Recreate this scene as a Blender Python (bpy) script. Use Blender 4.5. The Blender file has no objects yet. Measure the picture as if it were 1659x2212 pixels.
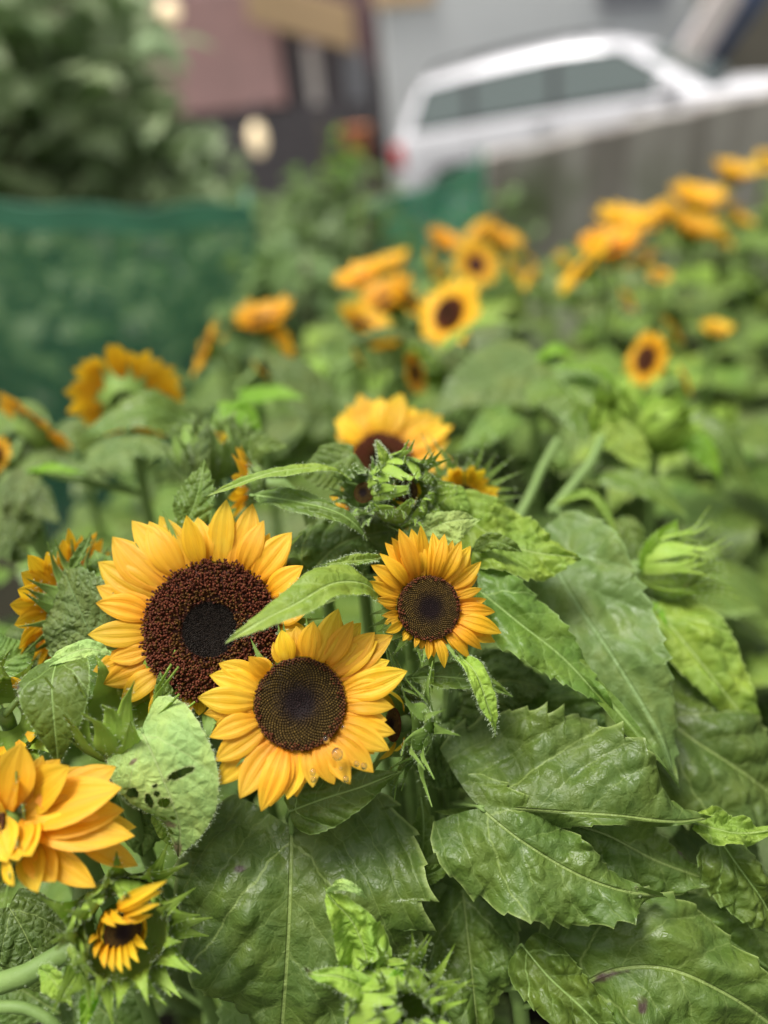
import bpy, math, random
import numpy as np
from mathutils import Vector, Matrix

# ------------------------------------------------------------------ camera, sky, sun, exposure
SC = bpy.context.scene
COL = SC.collection
F = 1900.0                      # focal length in units where the picture is 1659 wide
CW, CH = 1659.0, 2212.0
PITCH, ROLL = 28.0, 6.0
CAM_LOC = Vector((0, 0, 1.55))
RM = (Matrix.Rotation(math.radians(90 - PITCH), 4, 'X') @ Matrix.Rotation(math.radians(-ROLL), 4, 'Z'))
cam_d = bpy.data.cameras.new('camera')
cam = bpy.data.objects.new('camera', cam_d)
COL.objects.link(cam)
cam.matrix_world = Matrix.Translation(CAM_LOC) @ RM
cam_d.sensor_fit = 'HORIZONTAL'
cam_d.sensor_width = 36.0
cam_d.lens = 36.0 * F / CW
cam_d.clip_start = 0.02
cam_d.clip_end = 500
cam_d.dof.use_dof = True
cam_d.dof.focus_distance = 0.650
cam_d.dof.aperture_fstop = (cam_d.lens / 1000) / 0.0205
SC.camera = cam

W = bpy.data.worlds.new("World"); SC.world = W; W.use_nodes = True
wn, wl_ = W.node_tree.nodes, W.node_tree.links
bg = wn['Background']
sky = wn.new('ShaderNodeTexSky'); sky.sky_type = 'NISHITA'; sky.sun_disc = False
SUN_EL, SUN_ROT = math.radians(74), math.radians(255)
sky.sun_elevation = SUN_EL; sky.sun_rotation = SUN_ROT
sky.air_density = 1.0; sky.dust_density = 4.0; sky.ozone_density = 0.6
hs = wn.new('ShaderNodeHueSaturation'); hs.inputs['Saturation'].default_value = 0.08
wl_.new(sky.outputs[0], hs.inputs['Color']); wl_.new(hs.outputs[0], bg.inputs['Color'])
bg.inputs['Strength'].default_value = 0.10
sd = bpy.data.lights.new('sun', 'SUN'); sd.energy = 2.5; sd.angle = math.radians(20); sd.color = (1, 0.97, 0.92)
so = bpy.data.objects.new('sun', sd); COL.objects.link(so)
_d = Vector((math.sin(SUN_ROT) * math.cos(SUN_EL), math.cos(SUN_ROT) * math.cos(SUN_EL), math.sin(SUN_EL)))
so.rotation_euler = _d.to_track_quat('Z', 'Y').to_euler()
SC.view_settings.view_transform = 'Standard'
SC.view_settings.look = 'None'
SC.view_settings.gamma = 1.0
SC.view_settings.exposure = 1.05
SC.render.engine = 'CYCLES'
SC.cycles.use_denoising = True
SC.cycles.max_bounces = 6
SC.cycles.diffuse_bounces = 3
SC.cycles.transmission_bounces = 4
SC.cycles.transparent_max_bounces = 12
SC.cycles.caustics_reflective = False
SC.cycles.caustics_refractive = False
SC.cycles.sample_clamp_indirect = 4

# ------------------------------------------------------------------ helpers
def P(x, y, d):
    v = Vector(((x - CW / 2) / F * d, -(y - CH / 2) / F * d, -d))
    return (RM @ v) + CAM_LOC
R3 = RM.to_3x3()
R3i = R3.transposed()
def proj(p):
    v = R3i @ (Vector(p) - CAM_LOC)
    d = -v.z
    return CW / 2 + v.x / d * F, CH / 2 - v.y / d * F, d
def cv(a, b, c):                 # direction: right, up, towards the viewer
    return (R3 @ Vector((a, b, c))).normalized()
UP = Vector((0, 0, 1))
def V3(a): return np.array(a, dtype=float)
def nz(a): 
    n = np.linalg.norm(a, axis=-1, keepdims=True); return a / np.maximum(n, 1e-9)

class Acc:
    def __init__(s): s.v = []; s.f = []; s.uv = []; s.c = []; s.m = []; s.n = 0
    def add(s, v, f, uv=None, col=None, mi=0):
        v = np.asarray(v, float).reshape(-1, 3); k = len(v)
        s.v.append(v)
        s.uv.append(np.zeros((k, 2)) if uv is None else np.asarray(uv, float).reshape(-1, 2))
        if col is None: col = np.zeros((k, 3))
        col = np.asarray(col, float)
        if col.ndim == 1: col = np.tile(col, (k, 1))
        s.c.append(col)
        s.f.extend([tuple(int(i) + s.n for i in q) for q in f]); s.m.extend([mi] * len(f)); s.n += k
    def build(s, name, mats, parent=None, origin=(0, 0, 0), smooth=True):
        me = bpy.data.meshes.new(name)
        v = np.concatenate(s.v) - V3(origin)
        me.from_pydata(v.tolist(), [], s.f)
        if not isinstance(mats, (list, tuple)): mats = [mats]
        for m in mats: me.materials.append(m)
        me.polygons.foreach_set('material_index', s.m)
        me.polygons.foreach_set('use_smooth', [smooth] * len(s.f))
        uv = np.concatenate(s.uv); col = np.concatenate(s.c)
        li = np.empty(len(me.loops), dtype=np.int32); me.loops.foreach_get('vertex_index', li)
        ul = me.uv_layers.new(name='UVMap'); ul.data.foreach_set('uv', uv[li].ravel())
        at = me.attributes.new('col', 'FLOAT_COLOR', 'POINT')
        at.data.foreach_set('color', np.hstack([col, np.ones((len(col), 1))]).ravel())
        me.update()
        o = bpy.data.objects.new(name, me); COL.objects.link(o)
        if parent is not None: o.parent = parent
        return o

_gf = {}
def gfaces(nu, nv, closed=False):
    k = (nu, nv, closed)
    if k not in _gf:
        fs = []
        for i in range(nu - 1):
            for j in range(nv if closed else nv - 1):
                j2 = (j + 1) % nv
                fs.append((i * nv + j, i * nv + j2, (i + 1) * nv + j2, (i + 1) * nv + j))
        _gf[k] = fs
    return _gf[k]

def spline(pts, n):
    p = V3([list(q) for q in pts])
    if len(p) == 2: 
        t = np.linspace(0, 1, n)[:, None]; return p[0] * (1 - t) + p[1] * t
    q = np.vstack([2 * p[0] - p[1], p, 2 * p[-1] - p[-2]])
    out = []
    for i in range(len(p) - 1):
        a, b, c, d = q[i], q[i + 1], q[i + 2], q[i + 3]
        t = np.linspace(0, 1, 24, endpoint=False)[:, None]
        out.append(.5 * ((2 * b) + (c - a) * t + (2 * a - 5 * b + 4 * c - d) * t * t + (3 * b - a - 3 * c + d) * t ** 3))
    out.append(p[-1:]); s = np.vstack(out)
    L = np.concatenate([[0], np.cumsum(np.linalg.norm(np.diff(s, axis=0), axis=1))])
    u = np.linspace(0, L[-1], n)
    return np.stack([np.interp(u, L, s[:, k]) for k in range(3)], 1)

def tube(acc, pts, r, nv=8, n=None, col=None, mi=0, caps=True):
    n = n or max(4, len(pts) * 6)
    c = spline(pts, n); T = nz(np.gradient(c, axis=0))
    rr = np.interp(np.linspace(0, 1, n), np.linspace(0, 1, len(r)), r) if hasattr(r, '__len__') else np.full(n, r)
    N = np.zeros_like(c); a = np.array([0.31, 0.2, 0.93])
    a = a - T[0] * (a @ T[0]); a /= np.linalg.norm(a); N[0] = a
    for i in range(1, n):
        a = N[i - 1] - T[i] * (N[i - 1] @ T[i]); N[i] = a / np.linalg.norm(a)
    B = np.cross(T, N)
    th = np.linspace(0, 2 * np.pi, nv, endpoint=False)
    v = c[:, None] + rr[:, None, None] * (np.cos(th)[None, :, None] * N[:, None] + np.sin(th)[None, :, None] * B[:, None])
    f = list(gfaces(n, nv, True))
    if caps: f += [tuple(range(nv))[::-1], tuple((n - 1) * nv + k for k in range(nv))]
    uu, vv = np.meshgrid(np.linspace(0, 1, nv), np.linspace(0, 1, n))
    acc.add(v, f, np.stack([uu, vv], -1), col, mi)
    return c, T, N, B, rr

def hairs(acc, pts, dirs, ln, w=0.00009, mi=0, rng=None, col=None):
    rng = rng or np.random.default_rng(1)
    pts = V3(pts); dirs = nz(V3(dirs) + rng.normal(0, .25, (len(pts), 3)))
    side = nz(np.cross(dirs, rng.normal(0, 1, (len(pts), 3))))
    l = ln * rng.uniform(.5, 1.25, (len(pts), 1))
    a = pts - side * w; b = pts + side * w; c = pts + dirs * l * .6 + side * w * .5; e = pts + dirs * l + np.array([0, 0, -.12]) * l
    v = np.stack([a, b, c, e], 1).reshape(-1, 3)
    f = []
    for i in range(len(pts)): f += [(4 * i, 4 * i + 1, 4 * i + 2), (4 * i, 4 * i + 2, 4 * i + 3)]
    acc.add(v, f, None, col, mi)

def sn(x, y, seed, oct=5, f0=1.0):
    r = np.random.default_rng(seed); o = 0 * x; a = 1.0
    for k in range(oct):
        for q in range(3):
            th = r.uniform(0, 6.28); ph = r.uniform(0, 6.28); fr = f0 * 1.7 ** k * r.uniform(.8, 1.25)
            o = o + a * np.sin(fr * (np.cos(th) * x + np.sin(th) * y) + ph)
        a *= .55
    return o / 3

# ------------------------------------------------------------------ materials
def newmat(name):
    m = bpy.data.materials.new(name); m.use_nodes = True
    nt = m.node_tree; b = nt.nodes['Principled BSDF']; return m, nt, b
class NB:
    def __init__(s, nt): s.nt = nt
    def n(s, t, **k):
        o = s.nt.nodes.new(t)
        for a, b in k.items(): setattr(o, a, b)
        return o
    def l(s, a, b): s.nt.links.new(a, b)
    def val(s, sock, v):
        if isinstance(v, (int, float)): sock.default_value = v
        elif isinstance(v, tuple): sock.default_value = v if len(v) == 4 else (*v, 1)
        else: s.l(v, sock)
    def m(s, op, a, b=0.0, c=0.0, clamp=False):
        o = s.n('ShaderNodeMath', operation=op); o.use_clamp = clamp
        s.val(o.inputs[0], a); s.val(o.inputs[1], b); s.val(o.inputs[2], c); return o.outputs[0]
    def ss(s, v, a, b, lo=0.0, hi=1.0):
        o = s.n('ShaderNodeMapRange'); o.interpolation_type = 'SMOOTHSTEP'
        s.val(o.inputs[0], v); s.val(o.inputs[1], a); s.val(o.inputs[2], b); s.val(o.inputs[3], lo); s.val(o.inputs[4], hi); return o.outputs[0]
    def mix(s, f, a, b, t='MIX'):
        o = s.n('ShaderNodeMix', data_type='RGBA', blend_type=t)
        s.val(o.inputs[0], f); s.val(o.inputs[6], a); s.val(o.inputs[7], b); return o.outputs[2]
    def noise(s, vec, sc, det=3, rough=.55):
        o = s.n('ShaderNodeTexNoise'); o.inputs['Scale'].default_value = sc; o.inputs['Detail'].default_value = det; o.inputs['Roughness'].default_value = rough
        if vec is not None: s.l(vec, o.inputs['Vector'])
        return o.outputs[0]

def leaf_mat(name, top, under, vein, rough=.45, trans=.22, tcol=None, bump=1.0, veinamt=.8, stain=(.055, .036, .026), spec=.38):
    m, nt, b = newmat(name); N = NB(nt)
    uv = N.n('ShaderNodeUVMap').outputs[0]
    sep = N.n('ShaderNodeSeparateXYZ'); N.l(uv, sep.inputs[0]); X, Y = sep.outputs[0], sep.outputs[1]
    wob = N.noise(uv, 9, 2); wob = N.m('MULTIPLY', N.m('SUBTRACT', wob, .5), .11)
    ax = N.m('ABSOLUTE', X)
    s = N.m('SUBTRACT', N.m('SUBTRACT', N.m('SUBTRACT', Y, .035), N.m('MULTIPLY', ax, .85)), N.m('MULTIPLY', N.m('MULTIPLY', ax, ax), 1.4))
    s = N.m('ADD', s, wob)
    fr = N.m('MULTIPLY', N.m('ABSOLUTE', N.m('SUBTRACT', N.m('FRACT', N.m('MULTIPLY', s, 5.0)), .5)), 2.0)
    sec = N.ss(fr, .93, .985)
    mid = N.ss(ax, .0035, .0095, 1.0, 0.0)
    lat = N.ss(N.m('ABSOLUTE', s), .003, .012, 1.0, 0.0)
    wuv = N.n('ShaderNodeVectorMath', operation='MULTIPLY_ADD'); N.l(uv, wuv.inputs[0]); wuv.inputs[1].default_value = (1, 1, 1)
    nn = N.n('ShaderNodeTexNoise'); nn.inputs['Scale'].default_value = 12; N.l(uv, nn.inputs['Vector'])
    sc_ = N.n('ShaderNodeVectorMath', operation='SCALE'); N.l(nn.outputs['Color'], sc_.inputs[0]); sc_.inputs['Scale'].default_value = .05
    N.l(sc_.outputs[0], wuv.inputs[2])
    vo = N.n('ShaderNodeTexVoronoi', feature='DISTANCE_TO_EDGE'); vo.inputs['Scale'].default_value = 14; N.l(wuv.outputs[0], vo.inputs['Vector'])
    vo2 = N.n('ShaderNodeTexVoronoi', feature='DISTANCE_TO_EDGE'); vo2.inputs['Scale'].default_value = 60; N.l(wuv.outputs[0], vo2.inputs['Vector'])
    net = N.ss(vo.outputs[0], .0, .07, 1.0, 0.0)
    ve = N.m('MAXIMUM', N.m('MAXIMUM', mid, N.m('MULTIPLY', lat, .75)), N.m('MAXIMUM', N.m('MULTIPLY', sec, .38), N.m('MULTIPLY', net, .16)))
    ve = N.m('MULTIPLY', ve, veinamt)
    geo = N.n('ShaderNodeNewGeometry'); oi = N.n('ShaderNodeObjectInfo')
    base = N.mix(geo.outputs['Backfacing'], top, under)
    tc = N.n('ShaderNodeTexCoord').outputs['Object']
    mo = N.noise(tc, 28, 4)
    base = N.mix(N.ss(mo, .35, .7, 0, .55), base, N.mix(geo.outputs['Backfacing'], tuple(c * k for c, k in zip(top, (1.7, 1.35, 1.1))), under))
    hsn = N.n('ShaderNodeHueSaturation'); N.l(base, hsn.inputs['Color'])
    N.val(hsn.inputs['Value'], N.ss(oi.outputs['Random'], 0, 1, .82, 1.25)); N.val(hsn.inputs['Hue'], N.ss(oi.outputs['Random'], 0, 1, .492, .508))
    at = N.n('ShaderNodeAttribute', attribute_name='col'); sa = N.n('ShaderNodeSeparateColor'); N.l(at.outputs['Color'], sa.inputs[0])
    colr = N.mix(ve, hsn.outputs[0], vein)
    colr = N.mix(N.m('MULTIPLY', sa.outputs[1], .8), colr, vein)  # pale leaf margin, strengthened to paint in lit rims
    speck = N.ss(N.noise(tc, 260, 2), .66, .74, 0, .5)
    colr = N.mix(N.m('MULTIPLY', speck, N.ss(mo, .45, .6)), colr, tuple(c * 1.6 + .02 for c in top))
    colr = N.mix(sa.outputs[0], colr, stain)
    N.l(colr, b.inputs['Base Color'])
    b.inputs['IOR'].default_value = 1.45
    b.inputs['Specular IOR Level'].default_value = spec
    N.val(b.inputs['Roughness'], N.ss(N.noise(tc, 45, 3), .3, .7, rough - .1, rough + .13))
    h = N.m('ADD', N.m('MULTIPLY', N.m('SUBTRACT', 1.0, N.m('MULTIPLY', fr, fr)), .22), N.m('MULTIPLY', N.ss(vo.outputs[0], 0, .4), .55))
    h = N.m('ADD', h, N.m('MULTIPLY', N.ss(vo2.outputs[0], 0, .35), .09))
    h = N.m('SUBTRACT', h, N.m('MULTIPLY', mid, .5))
    h = N.m('ADD', h, N.m('MULTIPLY', N.noise(tc, 130, 2), .10))
    bp = N.n('ShaderNodeBump'); bp.inputs['Strength'].default_value = .75 * bump; bp.inputs['Distance'].default_value = .0026
    N.l(h, bp.inputs['Height']); N.l(bp.outputs[0], b.inputs['Normal'])
    tr = N.n('ShaderNodeBsdfTranslucent'); tr.inputs[0].default_value = (*(tcol or tuple(min(1, c * 2.2) for c in top)), 1)
    N.l(bp.outputs[0], tr.inputs['Normal'])
    mx = N.n('ShaderNodeMixShader'); mx.inputs[0].default_value = trans
    N.l(b.outputs[0], mx.inputs[1]); N.l(tr.outputs[0], mx.inputs[2]); N.l(mx.outputs[0], nt.nodes['Material Output'].inputs[0])
    return m

def petal_mat(name, basec, mid, tip, trans=.45):
    m, nt, b = newmat(name); N = NB(nt)
    uv = N.n('ShaderNodeUVMap').outputs[0]
    sep = N.n('ShaderNodeSeparateXYZ'); N.l(uv, sep.inputs[0]); X, Y = sep.outputs[0], sep.outputs[1]
    oi = N.n('ShaderNodeObjectInfo')
    mp = N.n('ShaderNodeMapping'); mp.inputs['Scale'].default_value = (16, 1.2, 1); N.l(uv, mp.inputs[0])
    av = N.n('ShaderNodeVectorMath', operation='ADD'); N.l(mp.outputs[0], av.inputs[0]); N.l(oi.outputs['Random'], av.inputs[1])
    st = N.noise(av.outputs[0], 1.0, 3)
    c = N.mix(N.ss(Y, .0, .42), basec, mid); c = N.mix(N.ss(Y, .45, 1.0), c, tip)
    c = N.mix(N.ss(st, .35, .75, 0, .45), c, tuple(q * .82 for q in basec))
    tc = N.n('ShaderNodeTexCoord').outputs['Object']
    c = N.mix(N.ss(N.noise(tc, 60, 2), .5, .75, 0, .3), c, (tip[0], tip[1] * 1.12, tip[2] * 2))
    hsn = N.n('ShaderNodeHueSaturation'); N.l(c, hsn.inputs['Color'])
    N.val(hsn.inputs['Value'], N.ss(oi.outputs['Random'], 0, 1, .84, 1.08)); N.val(hsn.inputs['Hue'], N.ss(N.m('FRACT', N.m('MULTIPLY', oi.outputs['Random'], 7.3)), 0, 1, .490, .508))
    N.l(hsn.outputs[0], b.inputs['Base Color']); b.inputs['Roughness'].default_value = .5
    b.inputs['Specular IOR Level'].default_value = .35
    bp = N.n('ShaderNodeBump'); bp.inputs['Strength'].default_value = .8; bp.inputs['Distance'].default_value = .0010
    N.l(st, bp.inputs['Height']); N.l(bp.outputs[0], b.inputs['Normal'])
    tr = N.n('ShaderNodeBsdfTranslucent'); N.l(hsn.outputs[0], tr.inputs[0])
    mx = N.n('ShaderNodeMixShader'); mx.inputs[0].default_value = trans
    N.l(b.outputs[0], mx.inputs[1]); N.l(tr.outputs[0], mx.inputs[2]); N.l(mx.outputs[0], nt.nodes['Material Output'].inputs[0])
    return m

def plain_mat(name, c, rough=.6, noise=0, nsc=40, c2=None, bump=0, metal=0, trans=0, spec=.5, emit=None, vcol=False, coat=0):
    m, nt, b = newmat(name); N = NB(nt)
    b.inputs['Roughness'].default_value = rough; b.inputs['Metallic'].default_value = metal
    b.inputs['Specular IOR Level'].default_value = spec; b.inputs['Coat Weight'].default_value = coat
    tc = N.n('ShaderNodeTexCoord').outputs['Object']
    if vcol:
        at = N.n('ShaderNodeAttribute', attribute_name='col'); src = at.outputs['Color']
    else: src = (*c, 1)
    no = N.noise(tc, nsc, 4)
    col = N.mix(N.ss(no, .3, .7, 0, noise if noise else 0.0001), src, c2 or tuple(q * .55 for q in c))
    N.l(col, b.inputs['Base Color'])
    if bump:
        bp = N.n('ShaderNodeBump'); bp.inputs['Strength'].default_value = bump; bp.inputs['Distance'].default_value = .001 if nsc > 30 else .01
        N.l(no, bp.inputs['Height']); N.l(bp.outputs[0], b.inputs['Normal'])
    if emit: b.inputs['Emission Color'].default_value = (*c, 1); b.inputs['Emission Strength'].default_value = emit
    if trans:
        tr = N.n('ShaderNodeBsdfTranslucent'); N.l(col, tr.inputs[0])
        mx = N.n('ShaderNodeMixShader'); mx.inputs[0].default_value = trans
        N.l(b.outputs[0], mx.inputs[1]); N.l(tr.outputs[0], mx.inputs[2]); N.l(mx.outputs[0], nt.nodes['Material Output'].inputs[0])
    return m

M = {}
M['dark'] = leaf_mat('leaf_dark_green', (.060, .108, .017), (.14, .21, .04), (.24, .31, .09), rough=.47, trans=.14, bump=.9, veinamt=.6, spec=.42)
M['mid'] = leaf_mat('leaf_green', (.072, .128, .017), (.15, .23, .045), (.24, .35, .10), rough=.45, trans=.2, bump=.55)
M['light'] = leaf_mat('leaf_fresh_green', (.165, .270, .035), (.22, .33, .06), (.32, .42, .13), rough=.55, trans=.26, bump=.8)
M['pale'] = leaf_mat('leaf_pale_green', (.225, .335, .10), (.26, .37, .10), (.36, .45, .17), rough=.62, trans=.26, bump=.8, stain=(.16, .12, .07))
M['grey'] = leaf_mat('leaf_grey_green', (.080, .124, .030), (.15, .215, .065), (.2, .30, .11), rough=.5, trans=.18, veinamt=.6)
M['bright'] = leaf_mat('leaf_yellow_green', (.13, .25, .018), (.18, .32, .03), (.24, .37, .07), rough=.5, trans=.45, tcol=(.3, .6, .03), bump=.4)
M['petal'] = petal_mat('petal_yellow', (.80, .345, .010), (.86, .500, .018), (.88, .580, .035))
M['petal2'] = petal_mat('petal_orange', (.77, .310, .010), (.83, .450, .014), (.86, .520, .024))
M['petal_lemon'] = petal_mat('petal_lemon', (.78, .44, .01), (.88, .60, .02), (.9, .67, .05))
M['bract'] = plain_mat('bract_green', (.18, .29, .055), .6, .5, 60, (.26, .36, .09), .3, trans=.2, spec=.3)
M['bract_bright'] = plain_mat('bract_lime', (.23, .36, .045), .6, .5, 60, (.32, .43, .08), .3, trans=.25, spec=.3)
M['stem'] = plain_mat('stem_green', (.15, .225, .06), .6, .6, 30, (.10, .17, .04), .3, spec=.3)
M['hair'] = plain_mat('hair', (.55, .65, .40), .7)
M['disk'] = plain_mat('disk_florets', (.1, .05, .03), .55, .25, 300, (.02, .012, .01), 0, vcol=True, spec=.12)
M['soil'] = plain_mat('soil', (.022, .020, .012), .95, .8, 9, (.012, .012, .008), .6, spec=.08)
M['brown'] = plain_mat('dry_brown', (.14, .07, .04), .8, .6, 90)

# ------------------------------------------------------------------ leaves, petals, bracts
PROF = {
 'ovate': ([0, .04, .12, .22, .34, .46, .60, .74, .86, .94, 1], [.50, .68, .86, .97, 1, .95, .80, .56, .30, .12, .004]),
 'cord': ([0, .03, .10, .20, .32, .45, .60, .74, .86, .94, 1], [.55, .78, .95, 1, .98, .90, .72, .47, .24, .10, .004]),
 'lance': ([0, .05, .15, .28, .42, .58, .74, .88, 1], [.12, .3, .7, .96, 1, .84, .55, .25, .004]),
 'thin': ([0, .1, .3, .5, .7, .9, 1], [.35, .7, 1, .9, .6, .22, .004]),
}
def leaf(acc, C, wl, wr=None, nh=None, nh2=None, prof='ovate', nu=96, nv=37, fold=.15, droop=.3, wave=.0, quilt=.0015, rump=.002,
         teeth=.06, nt=15, seed=0, back=.10, holes=(), stains=(), hair=0, petiole=None, pr=.0022, mi=0, tipcurl=0):
    wr = wl if wr is None else wr
    fl, fr_ = fold if isinstance(fold, tuple) else (fold, fold)
    dl, dr = droop if isinstance(droop, tuple) else (droop, droop)
    c = spline(C, nu); L = np.linalg.norm(np.diff(c, axis=0), axis=1).sum()
    T = nz(np.gradient(c, axis=0)); u = np.linspace(0, 1, nu)
    nh = V3(nh if nh is not None else UP); nh2 = V3(nh2) if nh2 is not None else nh
    H = nh[None] * (1 - u[:, None]) + nh2[None] * u[:, None]
    Cx = nz(np.cross(T, H)); Nn = nz(np.cross(Cx, T))
    v = np.sign(np.linspace(-1, 1, nv)) * np.abs(np.linspace(-1, 1, nv)) ** .9
    U, Vv = np.meshgrid(u, v, indexing='ij'); av = np.abs(Vv)
    w = np.interp(U, *PROF[prof]); ws = np.where(Vv < 0, wl, wr); sgn = np.sign(Vv)
    rs = np.random.default_rng(seed + 5)
    ph = np.where(Vv < 0, .35, 0) + .25 * np.sin(U * 9 + seed)
    saw = ((U * nt + ph) % 1.0)
    amp = teeth * (.7 + .5 * np.sin(U * 23 + seed * 1.3 + 2 * sgn)) * np.clip(U * 14, 0, 1) * np.clip((1 - U) * 6, 0, 1)
    tooth = (saw ** 1.5 - .45) * amp * av ** 4
    x = av * w * ws * (1 + .05 * np.sin(U * 6.5 + seed + sgn) * av) + tooth * ws * 1.5
    x = np.maximum(x, 0)
    yo = -back * L * np.clip(1 - U / .33, 0, 1) ** 1.4 * av ** .8 + tooth * ws * .25
    f0 = np.where(Vv < 0, fl, fr_); dd = np.where(Vv < 0, dl, dr)
    a = f0 - dd * av
    am = f0 - dd * av * .55
    xx = x * np.cos(am); zz = x * np.sin(am)
    ax = x / L; uvy = U + yo / L
    s = uvy - .035 - .85 * ax - 1.4 * ax * ax
    frv = np.abs(((s + .02 * np.sin(ax * 23 + seed) + .015 * np.sin(U * 17 + seed)) * 5.0) % 1.0 - .5) * 2
    zz = zz + quilt * (1 - frv ** 2) * np.clip(ax * 10, 0, 1) * np.clip((1.15 - av) * 4, 0, 1)
    zz = zz + rump * 1.4 * sn(Vv * w * ws / max(wl, wr) * 3.6 + 3, U * 8, seed, 4) * np.clip(av * 3, 0, 1)
    if nu >= 90:
        bl = sn(sgn * ax * 27, U * 27, seed + 21, 3) ; zz = zz + .0020 * (np.abs(bl) ** .7) * np.clip(ax * 12, 0, 1) * np.clip((rump - .001) / .005, .05, 1)
    zz = zz + wave * av ** 2 * np.sin(U * (13 + seed % 4) + sgn * 1.2 + seed) * np.clip(U * 5, 0, 1)
    zz = zz + tipcurl * np.clip(U - .7, 0, 1) ** 2 * 10 * L
    pos = c[:, None] + T[:, None] * yo[..., None] + Cx[:, None] * (sgn * xx)[..., None] + Nn[:, None] * zz[..., None]
    uv = np.stack([sgn * ax, uvy], -1)
    st = np.zeros_like(U)
    for (sx, sy, rx, ry) in stains:
        q = ((sgn * ax - sx) / rx) ** 2 + ((uvy - sy) / ry) ** 2
        st = np.maximum(st, np.clip(1.5 - q + .7 * sn(ax * 80 * sgn, uvy * 80, seed + 3, 3), 0, 1))
    g = np.clip((av - .965) * 40, 0, 1)
    col = np.stack([st, g, 0 * g], -1).reshape(-1, 3)
    faces = gfaces(nu, nv)
    if len(holes):
        cx = uv.reshape(-1, 2); keep = []
        nn = .35 * sn(cx[:, 0] * 70, cx[:, 1] * 70, seed + 9, 3)
        bad = np.zeros(len(cx), bool)
        for (sx, sy, rx, ry) in holes:
            q = ((cx[:, 0] - sx) / rx) ** 2 + ((cx[:, 1] - sy) / ry) ** 2 + nn
            bad |= q < 1; col[:, 0] = np.maximum(col[:, 0], np.clip(1.6 - q, 0, 1) * .6)
        faces = [q for q in faces if not all(bad[i] for i in q)]
    acc.add(pos, faces, uv, col, mi)
    if hair:
        e1 = pos[4:-2:1, 0]; e2 = pos[4:-2:1, -1]; k = hair
        pts = np.concatenate([e1, e2] * k) + rs.normal(0, .0006, (len(e1) * 2 * k, 3))
        ds = np.concatenate([-Cx[4:-2], Cx[4:-2]] * k) + .3 * np.concatenate([T[4:-2]] * 2 * k)
        hairs(acc, pts, ds, .0022, mi=1, rng=rs)
    if petiole is not None:
        tube(acc, [c[min(4, nu - 1)] - Nn[0] * pr * .8, c[0] - Nn[0] * pr * .5 - T[0] * .002] + [V3(q) for q in petiole], [pr * .55, pr * .8, pr, pr * 1.2], 8, mi=2, col=(0, 0, 0))
    return c, L

def petal(acc, B, E, N, w, bow=.12, cup=.25, twist=0, nu=18, nv=11, ridge=.05, seed=0, tipc=0, side=0):
    B, E, N = V3(B), V3(E), nz(V3(N)); d = E - B; L = np.linalg.norm(d); T0 = d / L
    S = nz(np.cross(T0, N)); N = np.cross(S, T0)
    u = np.linspace(0, 1, nu); v = np.linspace(-1, 1, nv)
    U, Vv = np.meshgrid(u, v, indexing='ij')
    wd = np.interp(U, [0, .12, .3, .45, .6, .75, .87, .95, 1], [.38, .58, .88, 1, .95, .74, .45, .19, .01])
    b = bow * L * np.sin(np.pi * u ** .9) + tipc * L * u ** 3
    sd = side * L * np.sin(np.pi * u)
    c = B + T0 * (u[:, None] * L) + N * b[:, None] + S * sd[:, None]
    tw = twist * U
    x = Vv * wd * w; z = -cup * w * wd * (1 - Vv ** 2) + ridge * w * np.cos(Vv * 3 * np.pi) * wd + .04 * w * np.sin(U * 7 + seed) * Vv
    z = z * np.where(U > .02, 1, 1)
    pos = c[:, None] + S * (x * np.cos(tw) - z * np.sin(tw))[..., None] + N * (z * np.cos(tw) + x * np.sin(tw))[..., None]
    acc.add(pos, gfaces(nu, nv), np.stack([(Vv * .5 + .5), U], -1))

def frame(n, up=None):
    n = nz(V3(n)); a = V3(up if up is not None else (0, 0, 1))
    if abs(a @ n) > .95: a = V3((1, 0, 0))
    x = nz(np.cross(a, n)); return x, np.cross(n, x), n

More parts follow.
